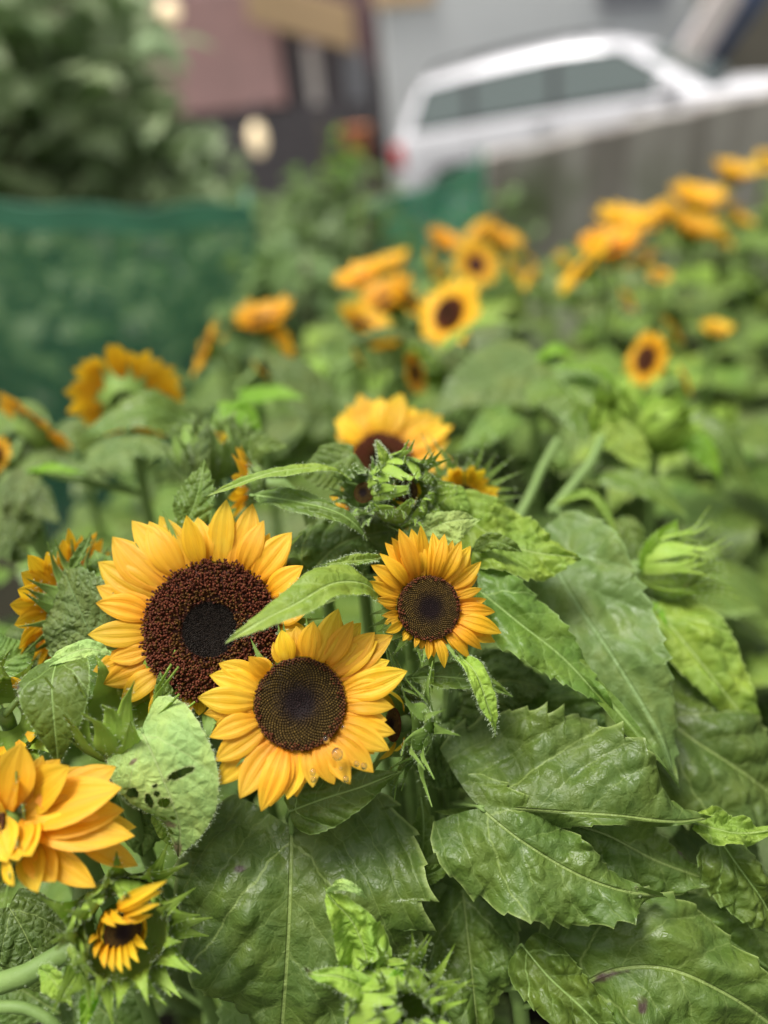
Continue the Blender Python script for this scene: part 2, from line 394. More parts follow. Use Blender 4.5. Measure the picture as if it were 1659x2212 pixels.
def disk_mesh(acc, c, n, R, kind, seed=0, low=False):
    x, y, n = frame(n); c = V3(c); rs = np.random.default_rng(seed)
    # base dome
    nr, nt = 12, 36
    r = np.linspace(0, 1, nr)[:, None]; th = np.linspace(0, 2 * np.pi, nt, endpoint=False)[None]
    def hgt(r):
        if kind == 'ring': return R * (.12 * np.cos(r * 1.5) + .05 * np.exp(-((r - .75) / .25) ** 2) - .06 * np.exp(-(r / .3) ** 2))
        return R * (.20 * np.cos(r * 1.5) - .10 * np.exp(-(r / .35) ** 2))
    h = hgt(r)
    pos = c + x * ((r * np.cos(th) * R)[..., None]) + y * ((r * np.sin(th) * R)[..., None]) + n * ((h + 0 * th)[..., None])
    def colr(rr):
        rr = rr[:, None]
        if kind == 'ring':
            a = np.array([.007, .0055, .004]); b_ = np.array([.125, .034, .016])
            return a + (b_ - a) * np.clip((rr - .40) / .08, 0, 1)
        a = np.array([.018, .010, .010]); b_ = np.array([.075, .046, .011]); d_ = np.array([.10, .035, .012])
        o = a + (b_ - a) * np.clip((rr - .25) / .35, 0, 1); return o + (d_ - o) * np.clip((rr - .86) / .12, 0, 1)
    acc.add(pos, gfaces(nr, nt, True), None, colr(np.repeat(r[:, 0], nt)) * .5)
    if low: return
    if kind == 'ring':
        k = 5200
        i = np.arange(k); rr = np.sqrt((i + .5) / k); tt = i * 2.39996
        inner = rr < .43
        hx = 5
        for msk, typ in ((inner, 0), (~inner, 1)):
            idx = np.where(msk)[0]
            if typ == 1: idx = idx[rs.random(len(idx)) < .62]
            rr_, tt_ = rr[idx] * (1 + rs.normal(0, .006, len(idx))), tt[idx] + rs.normal(0, .01, len(idx))
            base = c + x * (rr_ * np.cos(tt_) * R)[:, None] + y * (rr_ * np.sin(tt_) * R)[:, None] + n * hgt(rr_)[:, None]
            rad = nz(x * np.cos(tt_)[:, None] + y * np.sin(tt_)[:, None])
            if typ == 0:
                dirn = nz(n + rad * .1 + rs.normal(0, .1, (len(idx), 3))); rings = [(0, .0009), (.0011, .0010), (.0019, .0005), (.0022, .0001)]
                cc = colr(rr_) * rs.uniform(.6, 2.2, (len(idx), 1))
            else:
                dirn = nz(n + rad * (.15 + .5 * (rr_[:, None] - .5)) + rs.normal(0, .3, (len(idx), 3))); rings = [(0, .0007), (.0028, .0005), (.0040, .0004), (.0046, .0010), (.0054, .0007), (.0058, .0001)]
                cc = colr(rr_) * rs.uniform(.6, 1.25, (len(idx), 1))
                ol = rs.random(len(idx)) < .2 + .5 * np.exp(-((rr_ - .5) / .08) ** 2); cc[ol] = np.array([.10, .045, .010]) * rs.uniform(.6, 1.2, (ol.sum(), 1))
            S = nz(np.cross(dirn, rs.normal(0, 1, (len(idx), 3)))); Q = np.cross(dirn, S)
            ls = rs.uniform(.75, 1.3, (len(idx), 1))
            a5 = np.linspace(0, 2 * np.pi, hx, endpoint=False)
            vs = []
            for (hh, wr_) in rings:
                for a_ in a5: vs.append(base + dirn * hh * ls + (S * np.cos(a_) + Q * np.sin(a_)) * wr_)
            vs = np.stack(vs, 1).reshape(-1, 3); nvp = len(rings) * hx
            gf = gfaces(len(rings), hx, True); fs = []
            for q in range(len(idx)): fs += [tuple(t + q * nvp for t in f_) for f_ in gf]
            acc.add(vs, fs, None, np.repeat(cc, nvp, 0))
    else:
        k = 1000 if kind == 'seed' else 600
        i = np.arange(k); rr = np.sqrt((i + .5) / k) ** 1.0; tt = i * 2.39996
        base = c + x * (rr * np.cos(tt) * R)[:, None] + y * (rr * np.sin(tt) * R)[:, None] + n * hgt(rr)[:, None]
        rad = nz(x * np.cos(tt)[:, None] + y * np.sin(tt)[:, None])
        lean = np.where(rr < .35, -.5, .35)[:, None]
        dirn = nz(n + rad * lean * (rr[:, None] + .2) + rs.normal(0, .05, (k, 3)))
        S = nz(np.cross(dirn, rad)); Q = np.cross(dirn, S); sz = (R / math.sqrt(k)) * (1.0 + .1 * rs.normal(size=k))[:, None]
        sz = np.where(rr[:, None] < .35, sz * .8, sz)
        rings = [(0, .85), (.8, .80), (1.5, .42), (1.75, .05)]; vs = []; a5 = np.linspace(0, 2 * np.pi, 6, endpoint=False)
        for (hh, wr_) in rings:
            for a_ in a5: vs.append(base + dirn * hh * sz * (1 if kind == 'seed' else 1.1) + (S * np.cos(a_) + Q * np.sin(a_)) * wr_ * sz)
        vs = np.stack(vs, 1).reshape(-1, 3); nvp = 24; gf = gfaces(4, 6, True); fs = []
        for q in range(k): fs += [tuple(t + q * nvp for t in f_) for f_ in gf]
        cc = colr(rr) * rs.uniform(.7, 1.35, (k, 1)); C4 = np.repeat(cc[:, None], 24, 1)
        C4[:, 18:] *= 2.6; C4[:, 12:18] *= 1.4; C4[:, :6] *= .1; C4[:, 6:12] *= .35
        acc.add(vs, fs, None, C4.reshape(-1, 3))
        hp = base[rr > .86]; 
        if kind == 'seed':   # small reddish stamens standing at the rim
            m_ = rs.random(len(hp)) < .3; hp = hp[m_]
            for p_ in hp: tube(acc, [p_, p_ + n * .003 + rs.normal(0, .0006, 3)], [.0005, .0007], 5, 3, col=(.11, .03, .012))

def receptacle(acc, c, n, R, depth=.6, mi=0):
    x, y, n = frame(n); c = V3(c); t = np.linspace(0, 1, 8)[:, None]; th = np.linspace(0, 2 * np.pi, 24, endpoint=False)[None]
    rr = R * np.cos(t * 1.35) ** .6; hh = -depth * R * np.sin(t * 1.5)
    pos = c + x * (rr * np.cos(th))[..., None] + y * (rr * np.sin(th))[..., None] + n * (hh + 0 * th)[..., None]
    acc.add(pos, [f[::-1] for f in gfaces(8, 24, True)], None, None, mi)

def bract(acc, c, n, R, az, p0, p1, flare, w, L=1.0, nu=14, nv=7, hair=True, seed=0, tiplen=.35, mi=0, tipout=.5):
    """one pointed bract climbing over the round bud from polar angle p0 (back) to p1 (front)"""
    x, y, n = frame(n); c = V3(c); rs = np.random.default_rng(seed)
    rad = x * math.cos(az) + y * math.sin(az); tan = -x * math.sin(az) + y * math.cos(az)
    t = np.linspace(0, 1, nu); pol = p0 + (p1 - p0) * np.minimum(t / .75, 1) ** .9
    r = R * (1.02 + flare * t ** 2.2)
    cc = c + rad * (np.sin(pol) * r)[:, None] + n * (np.cos(pol) * r * .9)[:, None]
    ext = np.clip((t - .6) / .4, 0, 1) ** 1.2 * tiplen * R
    cc = cc + (n * (1 - tipout) + rad * tipout + tan * rs.normal(0, .25)) * ext[:, None]
    T = nz(np.gradient(cc, axis=0)); N = nz(np.cross(T, tan)); N = np.where((N @ rad)[:, None] < 0, -N, N)
    v = np.linspace(-1, 1, nv); U, Vv = np.meshgrid(t, v, indexing='ij')
    wd = np.interp(U, [0, .15, .35, .55, .7, .82, 1], [.75, 1, 1, .75, .42, .2, .015])
    pos = cc[:, None] + tan * (Vv * wd * w)[..., None] + N[:, None] * (w * (.12 * np.abs(Vv) - .28 * Vv ** 2 * wd + .06 * np.cos(Vv * 9)))[..., None]
    S2 = pos
    f = gfaces(nu, nv)
    acc.add(S2, f, np.stack([Vv * .5 + .5, U], -1), None, mi)
    if hair:
        e1 = pos[1:-1, 0]; e2 = pos[1:-1, -1]; mdl = pos[1:-1, nv // 2]; k = 4
        pts = np.concatenate([e1, e2] * k + [mdl] * 2); pts = pts + rs.normal(0, .0007, pts.shape)
        ds = np.concatenate([np.tile(-tan, (len(e1), 1)), np.tile(tan, (len(e1), 1))] * k + [N[1:-1]] * 2) + .4 * V3(n)
        hairs(acc, pts, ds, .0023, mi=1 if mi == 0 else mi, rng=rs)

def empty(name, loc, label, cat, group=None):
    o = bpy.data.objects.new(name, None); COL.objects.link(o); o.location = loc; o.empty_display_size = .02
    o['label'] = label; o['category'] = cat
    if group: o['group'] = group
    return o
def tag(o, label, cat, group=None, kind=None):
    if label: o['label'] = label
    if cat: o['category'] = cat
    if group: o['group'] = group
    if kind: o['kind'] = kind
    return o

LM = lambda k: [M[k], M['hair'], M['stem']]
class Plant:
    """a real plant: root on the ground, stem, leaves, heads"""
    def __init__(s, label, root=None, at=None, group=None, cat='sunflower', name='sunflower_plant'):
        s.o = Vector(root); s.e = empty(name, s.o, label, cat, group); s.paths = []
        s.k = 0
    def stem(s, pts, r=(.011, .009, .006), hair=0, name='stem'):
        a = Acc(); c, T, N, B, rr = tube(a, pts, r, 10, 40)
        if hair:
            rs = np.random.default_rng(len(s.paths) + 3); i = rs.integers(int(len(c) * .45), len(c), hair); th = rs.uniform(0, 6.28, hair)[:, None]
            d = N[i] * np.cos(th) + B[i] * np.sin(th)
            f = rs.random((hair, 1)); j = np.minimum(i + 1, len(c) - 1)
            hairs(a, c[i] * (1 - f) + c[j] * f + d * rr[i][:, None], d, .0026, mi=1, rng=rs)
        a.build(name, [M['stem'], M['hair']], s.e, s.o); s.paths.append(c)
    def near(s, p, drop=.05):
        """the point of the stems where a leaf stalk ending at p leaves"""
        c = np.concatenate(s.paths); p = V3(p); q = c - (p - np.array([0, 0, drop]))
        return c[np.argmin((q ** 2).sum(1) + 4 * np.clip(c[:, 2] - p[2] + .01, 0, 1) ** 2)]
    def leaf(s, C, wl, wr=None, mat='mid', label=None, pet=True, arch=.02, **k):
        a = Acc(); s.k += 1; k.setdefault('seed', s.k * 7 + int(C[0][0] * 1000) % 50)
        if pet and s.paths:
            n = s.near(C[0]); m_ = (V3(C[0]) * .55 + n * .45) + np.array([0, 0, arch]) * 0 - (V3(C[min(1, len(C) - 1)]) - V3(C[0])) * .15
            k['petiole'] = [m_, n]
        leaf(a, C, wl, wr, **k)
        o = a.build('leaf', LM(mat), s.e, s.o)
        if label: o['label'] = label
        return o
    def pleaf(s, pts, wl, wr=None, **k):
        """leaf whose midrib passes these picture points at these distances; widths in picture units"""
        C = [P(*q) for q in pts]; d = sum(q[2] for q in pts) / len(pts)
        nh = k.pop('nh', (0, .3, 1)); n2 = k.pop('nh2', None)
        return s.leaf(C, wl * d / F, (wl if wr is None else wr) * d / F, nh=cv(*nh), nh2=cv(*n2) if n2 else None, **k)
    def low_leaves(s, n=7, seed=0, z0=.35, z1=.9, size=.16, mats=('dark', 'dark', 'mid'), tilt=None):
        rs = random.Random(seed); c = np.concatenate(s.paths)
        for i in range(n):
            z = z0 + (z1 - z0) * (i + rs.random() * .6) / n
            p = c[np.argmin(abs(c[:, 2] - z))]; a = i * 2.4 + rs.random() * .6 + seed
            d = V3((math.cos(a), math.sin(a), 0)); Ln = size * rs.uniform(.8, 1.25); pl = .05 + .03 * rs.random()
            b = p + d * pl + V3((0, 0, .02)); m_ = b + d * Ln * .5 + V3((0, 0, .01)); t = b + d * Ln * .92 - V3((0, 0, Ln * rs.uniform(.2, .5)))
            s.leaf([b, m_, t], Ln * .42, nh=UP + Vector(d * .2), mat=rs.choice(mats), nu=48, nv=17, quilt=.001, seed=seed * 13 + i, teeth=.08, wave=.006)

def head(pl, c, n, R, tips=None, tiplist3=None, disk='seed', pm='petal', width=.20, bow=.08, cup=.2, lift=0.0, seed=0, back=True, nbr=22,
         low=False, br_len=1.0, npet=30, plen=1.3, label=None, sub=True, petal_lift=(0.0, .012), droop=0):
    """flower head: receptacle, disk, petals (each its own mesh when near), bracts"""
    rs = random.Random(seed); c = V3(c); n = nz(V3(n)); x, y, _ = frame(n)
    a = Acc(); receptacle(a, c, n, R * 1.04, .55); hd = a.build('flower_head', [M['bract']], pl.e, pl.o)
    if label: hd['label'] = label
    a = Acc(); disk_mesh(a, c + n * .001, n, R, disk, seed, low); a.build('disk', [M['disk']], hd, pl.o)
    T = []
    if tips:
        for t in tips:
            px, py = t[0], t[1]; lf = t[2] if len(t) > 2 else lift
            o = V3(CAM_LOC); r = nz(V3(P(px, py, 1)) - o); pc = c + n * lf * R
            k = ((pc - o) @ n) / (r @ n); T.append((o + r * k, t[3] if len(t) > 3 else 1.0))
        T.sort(key=lambda q: math.atan2((q[0] - c) @ y, (q[0] - c) @ x))
        if back:
            ex = []
            for i in range(len(T)):
                p, q = T[i][0] - c, T[(i + 1) % len(T)][0] - c
                ap, aq = math.atan2(p @ y, p @ x), math.atan2(q @ y, q @ x)
                g = (aq - ap) % (2 * math.pi); lp, lq = np.linalg.norm(p), np.linalg.norm(q)
                m_ = max(1, round(g / .26)) if g < 1.2 else round(g / .22)
                for j in range(m_):
                    f = (j + .5) / m_; an = ap + g * f + rs.uniform(-.05, .05); ln = (lp * (1 - f) + lq * f) * rs.uniform(.84, .93) if g < 1.2 else R * rs.uniform(1.75, 2.05)
                    ex.append((c + (x * math.cos(an) + y * math.sin(an)) * ln - n * R * .10, rs.uniform(.9, 1.1), 1))
            T = [(*q, 0) for q in T] + ex
        else: T = [(*q, 0) for q in T]
    else:
        for i in range(npet):
            an = i * 2 * math.pi / npet + rs.uniform(-.07, .07); ln = R + R * plen * rs.uniform(.82, 1.12)
            T.append((c + (x * math.cos(an) + y * math.sin(an)) * ln + n * R * (rs.uniform(-.1, .35) - droop), 1.0, i % 2))
    acc = Acc()
    for i, (e, wm, layer) in enumerate(T):
        d = e - c; d0 = nz(d - n * (d @ n)); Ln = np.linalg.norm(e - c) - R
        b = c + d0 * R * .93 - n * (R * .04 + .0025 * layer + .001 * (i % 3))
        w = wm * width * (Ln + R * .4) * rs.uniform(.88, 1.12)
        k = dict(bow=bow * rs.uniform(.3, 1.6), cup=cup * rs.uniform(.2, 1.3), twist=rs.uniform(-.3, .3), seed=i + seed, ridge=.085, tipc=rs.uniform(-.05, .05), side=rs.uniform(-.05, .05))
        if sub:
            q = Acc(); petal(q, b, e, n, w, **k); q.build('petal', [M[pm]], hd, pl.o)
        else: petal(acc, b, e, n, w, nu=9, nv=5, **k)
    if not sub: acc.build('petals', [M[pm]], hd, pl.o)
    acc = Acc()
    for i in range(nbr):
        an = i * 2.4 + rs.random() * .2
        q = acc if not sub else Acc()
        bract(q, c - n * R * .12, n, R * 1.08, an, 2.5, 1.62 + rs.uniform(-.12, .2), .12, R * .30, tiplen=.75 * br_len * rs.uniform(.7, 1.2), seed=i + seed * 3, tipout=.8, hair=sub, nu=12 if sub else 7, nv=7 if sub else 3)
        if sub: q.build('bract', [M['bract'], M['hair']], hd, pl.o)
    if not sub: acc.build('bracts', [M['bract'], M['hair']], hd, pl.o)
    return hd

def bud(pl, c, n, R, nb=26, open_=.35, pm=None, npet=0, seed=0, mat='bract', sub=True, disk=True, flare=.15, tiplen=.6, plen=1.0, tipout=.45, dr=.75, wb=.34):
    rs = random.Random(seed); c = V3(c); n = nz(V3(n)); x, y, _ = frame(n)
    a = Acc(); receptacle(a, c, n, R * (.97 if not disk else min(.97, dr + .14)), .95); 
    hd = a.build('flower_bud', [M[mat]], pl.e, pl.o)
    if disk:
        a = Acc(); disk_mesh(a, c + n * R * (.15 + .5 * (.75 - dr)), n, R * dr, 'bud', seed, low=not sub); a.build('disk', [M['disk']], hd, pl.o)
    acc = Acc()
    for i in range(npet):
        an = i * 2 * math.pi / npet + rs.uniform(-.15, .15); d = x * math.cos(an) + y * math.sin(an)
        q = Acc() if sub else acc
        b = c + d * R * (dr + .03) + n * R * .15; ll = R * rs.uniform(.6, 1.1) * plen
        e = b + (n * .8 + d * rs.uniform(-.65, .2) * (1 - open_) + d * open_ * .9) * ll
        petal(q, b, e, -d + n * .2, R * rs.uniform(.13, .2), bow=-.12, cup=.3, nu=12, nv=5, seed=i)
        if sub: q.build('petal', [M[pm]], hd, pl.o)
    if npet and not sub: acc.build('petals', [M[pm]], hd, pl.o)
    acc = Acc()
    for i in range(nb):
        ring = i % 3; an = i * 2.4 + rs.random() * .25
        p1 = ([.55, .85, 1.2] if open_ > .25 else [.12, .5, .95])[ring] + open_ * .7 + rs.uniform(-.12, .12)
        q = Acc() if sub else acc
        bract(q, c, n, R * (1 + .03 * ring), an, 2.6, p1, flare + .12 * ring, R * wb, tiplen=tiplen * rs.uniform(.7, 1.3), seed=i + seed * 5, tipout=tipout * rs.uniform(.5, 1.4), hair=sub, nu=14 if sub else 7, nv=7 if sub else 3)
        if sub: q.build('bract', [M[mat], M['hair']], hd, pl.o)
    if not sub: acc.build('bracts', [M[mat], M['hair']], hd, pl.o)
    return hd

def ground_z(x, y):
    return -0.45 * min(1, max(0, (y - 3.6) / 3.0)) + .085 * x * min(1, max(0, (y - 6) / 3.0))
def mkplant(hp, n, label, lean=(0, 0), r=.006, via=None, hair=0, group=None, drop=.12, cat='sunflower', low=0, seed=1, **lk):
    """plant whose head's back is at hp facing n; the stem goes down to the soil"""
    hp = Vector(hp); n = Vector(n).normalized()
    root = Vector((hp.x - n.x * .06 + lean[0], hp.y - n.y * .06 + lean[1], 0))
    pl = Plant(label, root, group=group, cat=cat)
    neck = hp - n * .035
    pts = [root, root.lerp(Vector((neck.x, neck.y, neck.z)), .55), neck - Vector((n.x * .02, n.y * .02, drop * .6))]
    if via: pts = [root] + [Vector(v) for v in via]
    pl.stem(pts + [neck, hp], (.012, .011, r * 1.3, r, r), hair)
    if low: pl.low_leaves(low, seed, **lk)
    return pl

# ================================================================== the sunflowers in focus
def hp(x, y, d): return P(x, y, d)
# ---- big sunflower with the wide maroon disk
c1 = P(458, 1362, .672); n1 = cv(-.08, .22, 1)
p1 = mkplant(c1 - n1 * .012, n1, 'large sunflower with a wide maroon disk round a black centre, biggest bloom of the bed', lean=(.0, .06), low=6, seed=3, size=.15)
R1 = 146 * .672 / F
t1 = [(284,1124),(322,1126),(346,1115),(404,1112,.25),(426,1117,-.05),(488,1079,.15),(546,1088),(568,1124,.1),(631,1150),(622,1190,-.2),(657,1222,.2),(685,1256,-.1),(664,1320,.1),(660,1357),
      (245,1160),(209,1213),(207,1266,.1),(207,1303,.15),(189,1370,.2),(235,1424,.1),(200,1450,-.1),(222,1478),(262,1520),(320,1545),(395,1555),(470,1560),(545,1545),(610,1500),(650,1440),(655,1395)]
head(p1, c1, n1, R1, t1, disk='ring', width=.165, bow=.10, cup=.12, seed=11, nbr=20)
p1.pleaf([(400, 1136, .71), (425, 1075, .71), (442, 992, .715)], 48, 44, nh=(-.2, .2, 1), mat='mid', prof='ovate', nt=8, teeth=.13, fold=.1, droop=.2, back=.04)

# ---- middle sunflower in front, olive brown disk
c2 = P(648, 1520, .625); n2 = cv(.0, .30, 1)
p2 = mkplant(c2 - n2 * .012, n2, 'sunflower with an olive brown disk and raindrops on its lower petals', lean=(.0, .08), low=5, seed=7, size=.15)
R2 = 98 * .625 / F
t2 = [(426,1507,.1),(453,1459),(472,1433,.1),(537,1419,.45,1.25),(608,1361,.2,1.15),(640,1352,-.1),(678,1341,.2,1.1),(731,1315),(763,1341,.1),(780,1345,-.2),(810,1366),(849,1371,-.1),(879,1449,.1),(846,1488),(851,1528,-.1),
      (854,1584,-.15),(842,1621),(807,1669),(757,1695,.1),(722,1695),(676,1702,.05),(640,1722,-.1),(621,1727),(583,1741,.1),(564,1753),(518,1725,.1),(465,1697,-.2),(465,1644),(453,1593,.1),(440,1542)]
head(p2, c2, n2, R2, t2, disk='seed', width=.18, bow=.10, cup=.16, seed=23, nbr=20)

# ---- smaller sunflower on the right
c3 = P(926, 1313, .655); n3 = cv(.22, .12, 1)
p3 = mkplant(c3 - n3 * .01, n3, 'smaller sunflower with a dark brown disk and a few crumpled petals on its left side', lean=(-.01, .07), low=5, seed=12, size=.15)
R3_ = 69 * .655 / F
t3 = [(861,1142,.2),(889,1142),(909,1135,.3),(935,1150,-.1),(960,1153,.2),(978,1166),(996,1168,.2),(1018,1179),(1039,1213,.1),(1033,1243),(1041,1271,.2),(1051,1294),(1050,1308,.2),(1069,1322),(1083,1368,.1),(1071,1387),(1041,1403,.1),
      (1014,1422),(960,1443,.1),(925,1425),(895,1400,.2),(870,1385),(833,1366,.3),(826,1330,.4),(810,1294,.1),(794,1255,.1),(801,1220),(819,1195,.1),(831,1172),(845,1160,.3)]
head(p3, c3, n3, R3_, t3, disk='seed', width=.14, bow=.16, cup=.35, seed=31, nbr=26, br_len=1.15, pm='petal2')

# leaves that belong to the small one
p3.pleaf([(828, 1292, .655), (785, 1262, .635), (720, 1262, .618), (640, 1305, .60), (560, 1345, .595), (486, 1391, .592)], 48, 58, nh=(-.1, .7, .75), nh2=(-.1, .9, .6), mat='light', prof='lance', nt=12, teeth=.05, fold=(.25, .25), droop=.35, back=0, hair=1, nu=110)
p3.pleaf([(822, 1206, .665), (760, 1212, .65), (694, 1219, .64)], 16, 12, nh=(0, .8, .6), mat='light', prof='lance', teeth=.02, back=0, hair=2)
p3.pleaf([(900, 1160, .70), (965, 1128, .69), (1042, 1120, .692)], 30, 70, nh=(-.1, .3, 1), mat='pale', prof='cord', nt=17, teeth=.05, wave=.004, fold=.1, droop=.15, back=.02)
p3.pleaf([(985, 1408, .66), (1025, 1450, .645), (1052, 1520, .64), (1072, 1592, .645)], 24, 26, nh=(.3, .5, .8), mat='light', prof='lance', teeth=.04, back=0, hair=2, fold=.3)
p3.pleaf([(880, 1465, .675), (960, 1462, .67), (1040, 1475, .67), (1105, 1507, .675)], 34, 26, nh=(0, .6, .8), mat='mid', prof='lance', teeth=.06, back=0, hair=1, fold=.25)
p3.pleaf([(1035, 1275, .70), (1120, 1345, .69), (1220, 1425, .685), (1322, 1537, .685)], 74, 84, nh=(-.1, .35, .9), mat='mid', prof='cord', nt=13, teeth=.08, fold=(.1, .3), droop=(.3, -.2), wave=.006, rump=.004, nu=120, nv=49)
p3.pleaf([(935, 1395, .675), (932, 1440, .67), (934, 1500, .668)], 7, 7, nh=(0, 0, 1), mat='light', prof='thin', teeth=0, back=0, pet=False)

# ---- flower cut by the lower left corner, seen from the side
c4 = P(-5, 1795, .60); n4 = cv(-.85, .15, .55)
p4 = mkplant(c4, n4, 'sunflower turned to the left at the lower left edge, its golden petals spread sideways', lean=(0, .06), low=4, seed=21, size=.14, r=.006)
hd4 = head(p4, c4, n4, .026, npet=5, plen=1.1, seed=41, width=.22, nbr=12, droop=.2)
rs4 = random.Random(4)
B4 = P(28, 1765, .60)
for i, (tx, ty, td, w, nx, ny, bx, by) in enumerate([(47,1604,.585,40,.1,.1,10,1750),(92,1632,.60,22,.4,.2,50,1740),(112,1640,.61,20,.5,.2,62,1745),(150,1655,.585,40,-.3,.4,35,1755),(186,1657,.61,30,-.3,.4,85,1740),(250,1656,.60,36,-.4,.6,100,1750),(263,1702,.583,46,-.3,.7,40,1770),
        (295,1787,.60,26,-.1,.8,130,1780),(291,1806,.585,34,-.1,.6,60,1792),(298,1870,.60,22,0,.9,165,1815),(208,1917,.58,26,-.3,.4,75,1820),(82,1928,.57,30,0,.1,60,1812),(16,1862,.565,34,0,.1,0,1768),(38,1860,.562,32,.1,.1,42,1768),(66,1850,.56,30,.2,.1,58,1775),(-20,1700,.58,40,0,0,-30,1780),(222,1690,.60,40,-.3,.6,50,1765),(268,1750,.59,38,-.2,.7,60,1785),(120,1905,.575,30,0,.4,60,1815),(130,1640,.60,34,-.2,.3,40,1750)]):
    q = Acc(); petal(q, P(bx, by, .585 + .004 * (i % 4)), P(tx, ty, td), cv(nx, ny, 1), w * .6 / F * 1.2, bow=.07, cup=.2, nu=22, nv=11, seed=i, twist=rs4.uniform(-.2, .2)); q.build('petal', [M['petal']], hd4, p4.o)
p4.pleaf([(20, 1960, .66), (60, 2030, .655), (110, 2160, .655)], 80, 80, nh=(0, .5, .8), mat='dark')

# ---- flower at the left edge seen from behind
c5 = P(146, 1302, .74); n5 = cv(-.72, .18, -.25)
p5 = mkplant(c5, n5, 'sunflower at the left edge seen from behind, green bracts over golden petals', lean=(.08, .03), low=4, seed=33, size=.14)
t5 = []
hd5 = head(p5, c5, n5, .029, npet=26, plen=1.15, seed=51, width=.2, nbr=20, br_len=1.3, droop=.1, pm='petal2')

# ---- leaf cluster left of the big flower
p1.pleaf([(206, 1392, .688), (178, 1330, .69), (150, 1262, .70), (140, 1232, .715)], 118, 100, nh=(-.35, .35, 1), mat='grey', prof='cord', nt=17, teeth=.06, fold=(.0, .2), droop=.35, back=.02, wave=.004, rump=.003)
p1.pleaf([(150, 1235, .71), (178, 1195, .71), (198, 1148, .712)], 20, 16, nh=(-.5, .1, 1), mat='mid', prof='lance', teeth=.1, nt=6, back=0)
p1.pleaf([(255, 1290, .715), (225, 1240, .715), (205, 1188, .73)], 66, 50, nh=(0, .5, 1), mat='mid', prof='cord')
pb8 = mkplant(P(10, 1545, .655), cv(.3, .5, 1), 'spiky green sunflower bud at the left edge with a few dried yellow petals', lean=(-.02, .08), low=4, seed=44, size=.14)
bud(pb8, P(5, 1548, .65), cv(.30, .25, 1), .027, nb=24, open_=.55, pm='petal', npet=14, seed=61, mat='bract_bright', tiplen=.95, disk=False, plen=1.3)
pb8.pleaf([(240, 1412, .645), (190, 1402, .64), (140, 1418, .638), (98, 1450, .645), (88, 1475, .65)], 20, 28, nh=(0, .8, .7), mat='pale', prof='lance', teeth=.03, fold=.3, back=0, droop=.6, pet=False)
pb8.pleaf([(122, 1428, .640), (112, 1480, .618), (118, 1570, .614), (126, 1655, .625)], 78, 74, nh=(.05, .1, 1), mat='mid', prof='cord', nt=20, teeth=.02, rump=.0008, quilt=.0006, fold=.12, droop=.3, hair=1, back=.02, stains=[(.28, .35, .02, .2)])
pb8.pleaf([(-20, 1440, .70), (30, 1420, .70), (80, 1385, .71)], 70, 60, nh=(0, .3, 1), mat='mid', prof='cord')

# ---- green calyx cup between big flower and the leaf with holes
c7 = P(258, 1545, .655); n7 = cv(.05, .93, .28)
pb7 = mkplant(c7, n7, 'green spiky calyx of a sunflower bud standing just under the big bloom', lean=(.02, .06), low=4, seed=52, size=.13)
bud(pb7, P(262, 1545, .652), n7, .033, nb=26, open_=.5, seed=71, mat='bract_bright', disk=False, tiplen=1.0, flare=.12, tipout=.35)
pb7.pleaf([(350, 1545, .66), (352, 1495, .655), (345, 1450, .655)], 24, 26, nh=(0, .1, 1), mat='mid', prof='lance', teeth=.08, back=0)
pb7.pleaf([(306, 1580, .622), (334, 1640, .612), (370, 1728, .612), (388, 1788, .622), (386, 1850, .635)], 120, 108, nh=(-.1, .35, 1), mat='pale', prof='cord', nt=22, teeth=.022, fold=(.08, -.1), droop=(.15, .3), back=.15, hair=2, nu=150, nv=81, quilt=.0008, rump=.0009,
    holes=[(.235, .37, .05, .045), (.14, .46, .032, .062), (.065, .37, .024, .018), (.075, .43, .024, .024), (.05, .505, .048, .040), (-.11, .36, .10, .028), (.11, .67, .034, .032), (.035, .65, .022, .022), (.09, .8, .04, .03)],
    stains=[(.1, .73, .09, .035), (.02, .93, .04, .08), (.14, .15, .03, .02)])
pb7.pleaf([(345, 1715, .645), (362, 1780, .638), (378, 1842, .638)], 34, 30, nh=(-.2, .2, 1), mat='light', prof='lance', teeth=.04, back=0, fold=.3, pet=False)
pb7.pleaf([(300, 1660, .69), (300, 1740, .69), (310, 1850, .70)], 100, 90, nh=(0, .4, 1), mat='dark')

# ---- opening bud, lower left
c6 = P(262, 2005, .60); n6 = cv(.42, .18, 1)
root6 = P(-60, 2240, .64); 
pb5 = Plant('opening sunflower bud at the lower left with a black centre and short yellow petals', (root6.x - .03, root6.y + .06, 0))
pb5.stem([(root6.x - .03, root6.y + .06, 0), root6 - Vector((0, -.02, .25)), P(-40, 2195, .625), P(60, 2105, .62), P(150, 2055, .62), P(215, 2030, .622)], (.010, .010, .0095, .0085, .008, .008), 900)
pb5.stem([P(155, 2055, .632), P(175, 1950, .64), P(195, 1860, .655), P(205, 1780, .665)], (.0065, .007, .0075, .0085), 400)
pb5.stem([P(-10, 2175, .6), P(60, 2180, .6), P(120, 2215, .6), P(150, 2260, .61)], (.0045, .004, .004, .004), 200)
bud(pb5, c6, n6, .030, nb=32, open_=.36, pm='petal_lemon', npet=22, seed=81, mat='bract_bright', tiplen=.85, flare=.10, tipout=.6, plen=.4, dr=.40, wb=.46)
hdx = pb5.e.children[-1]
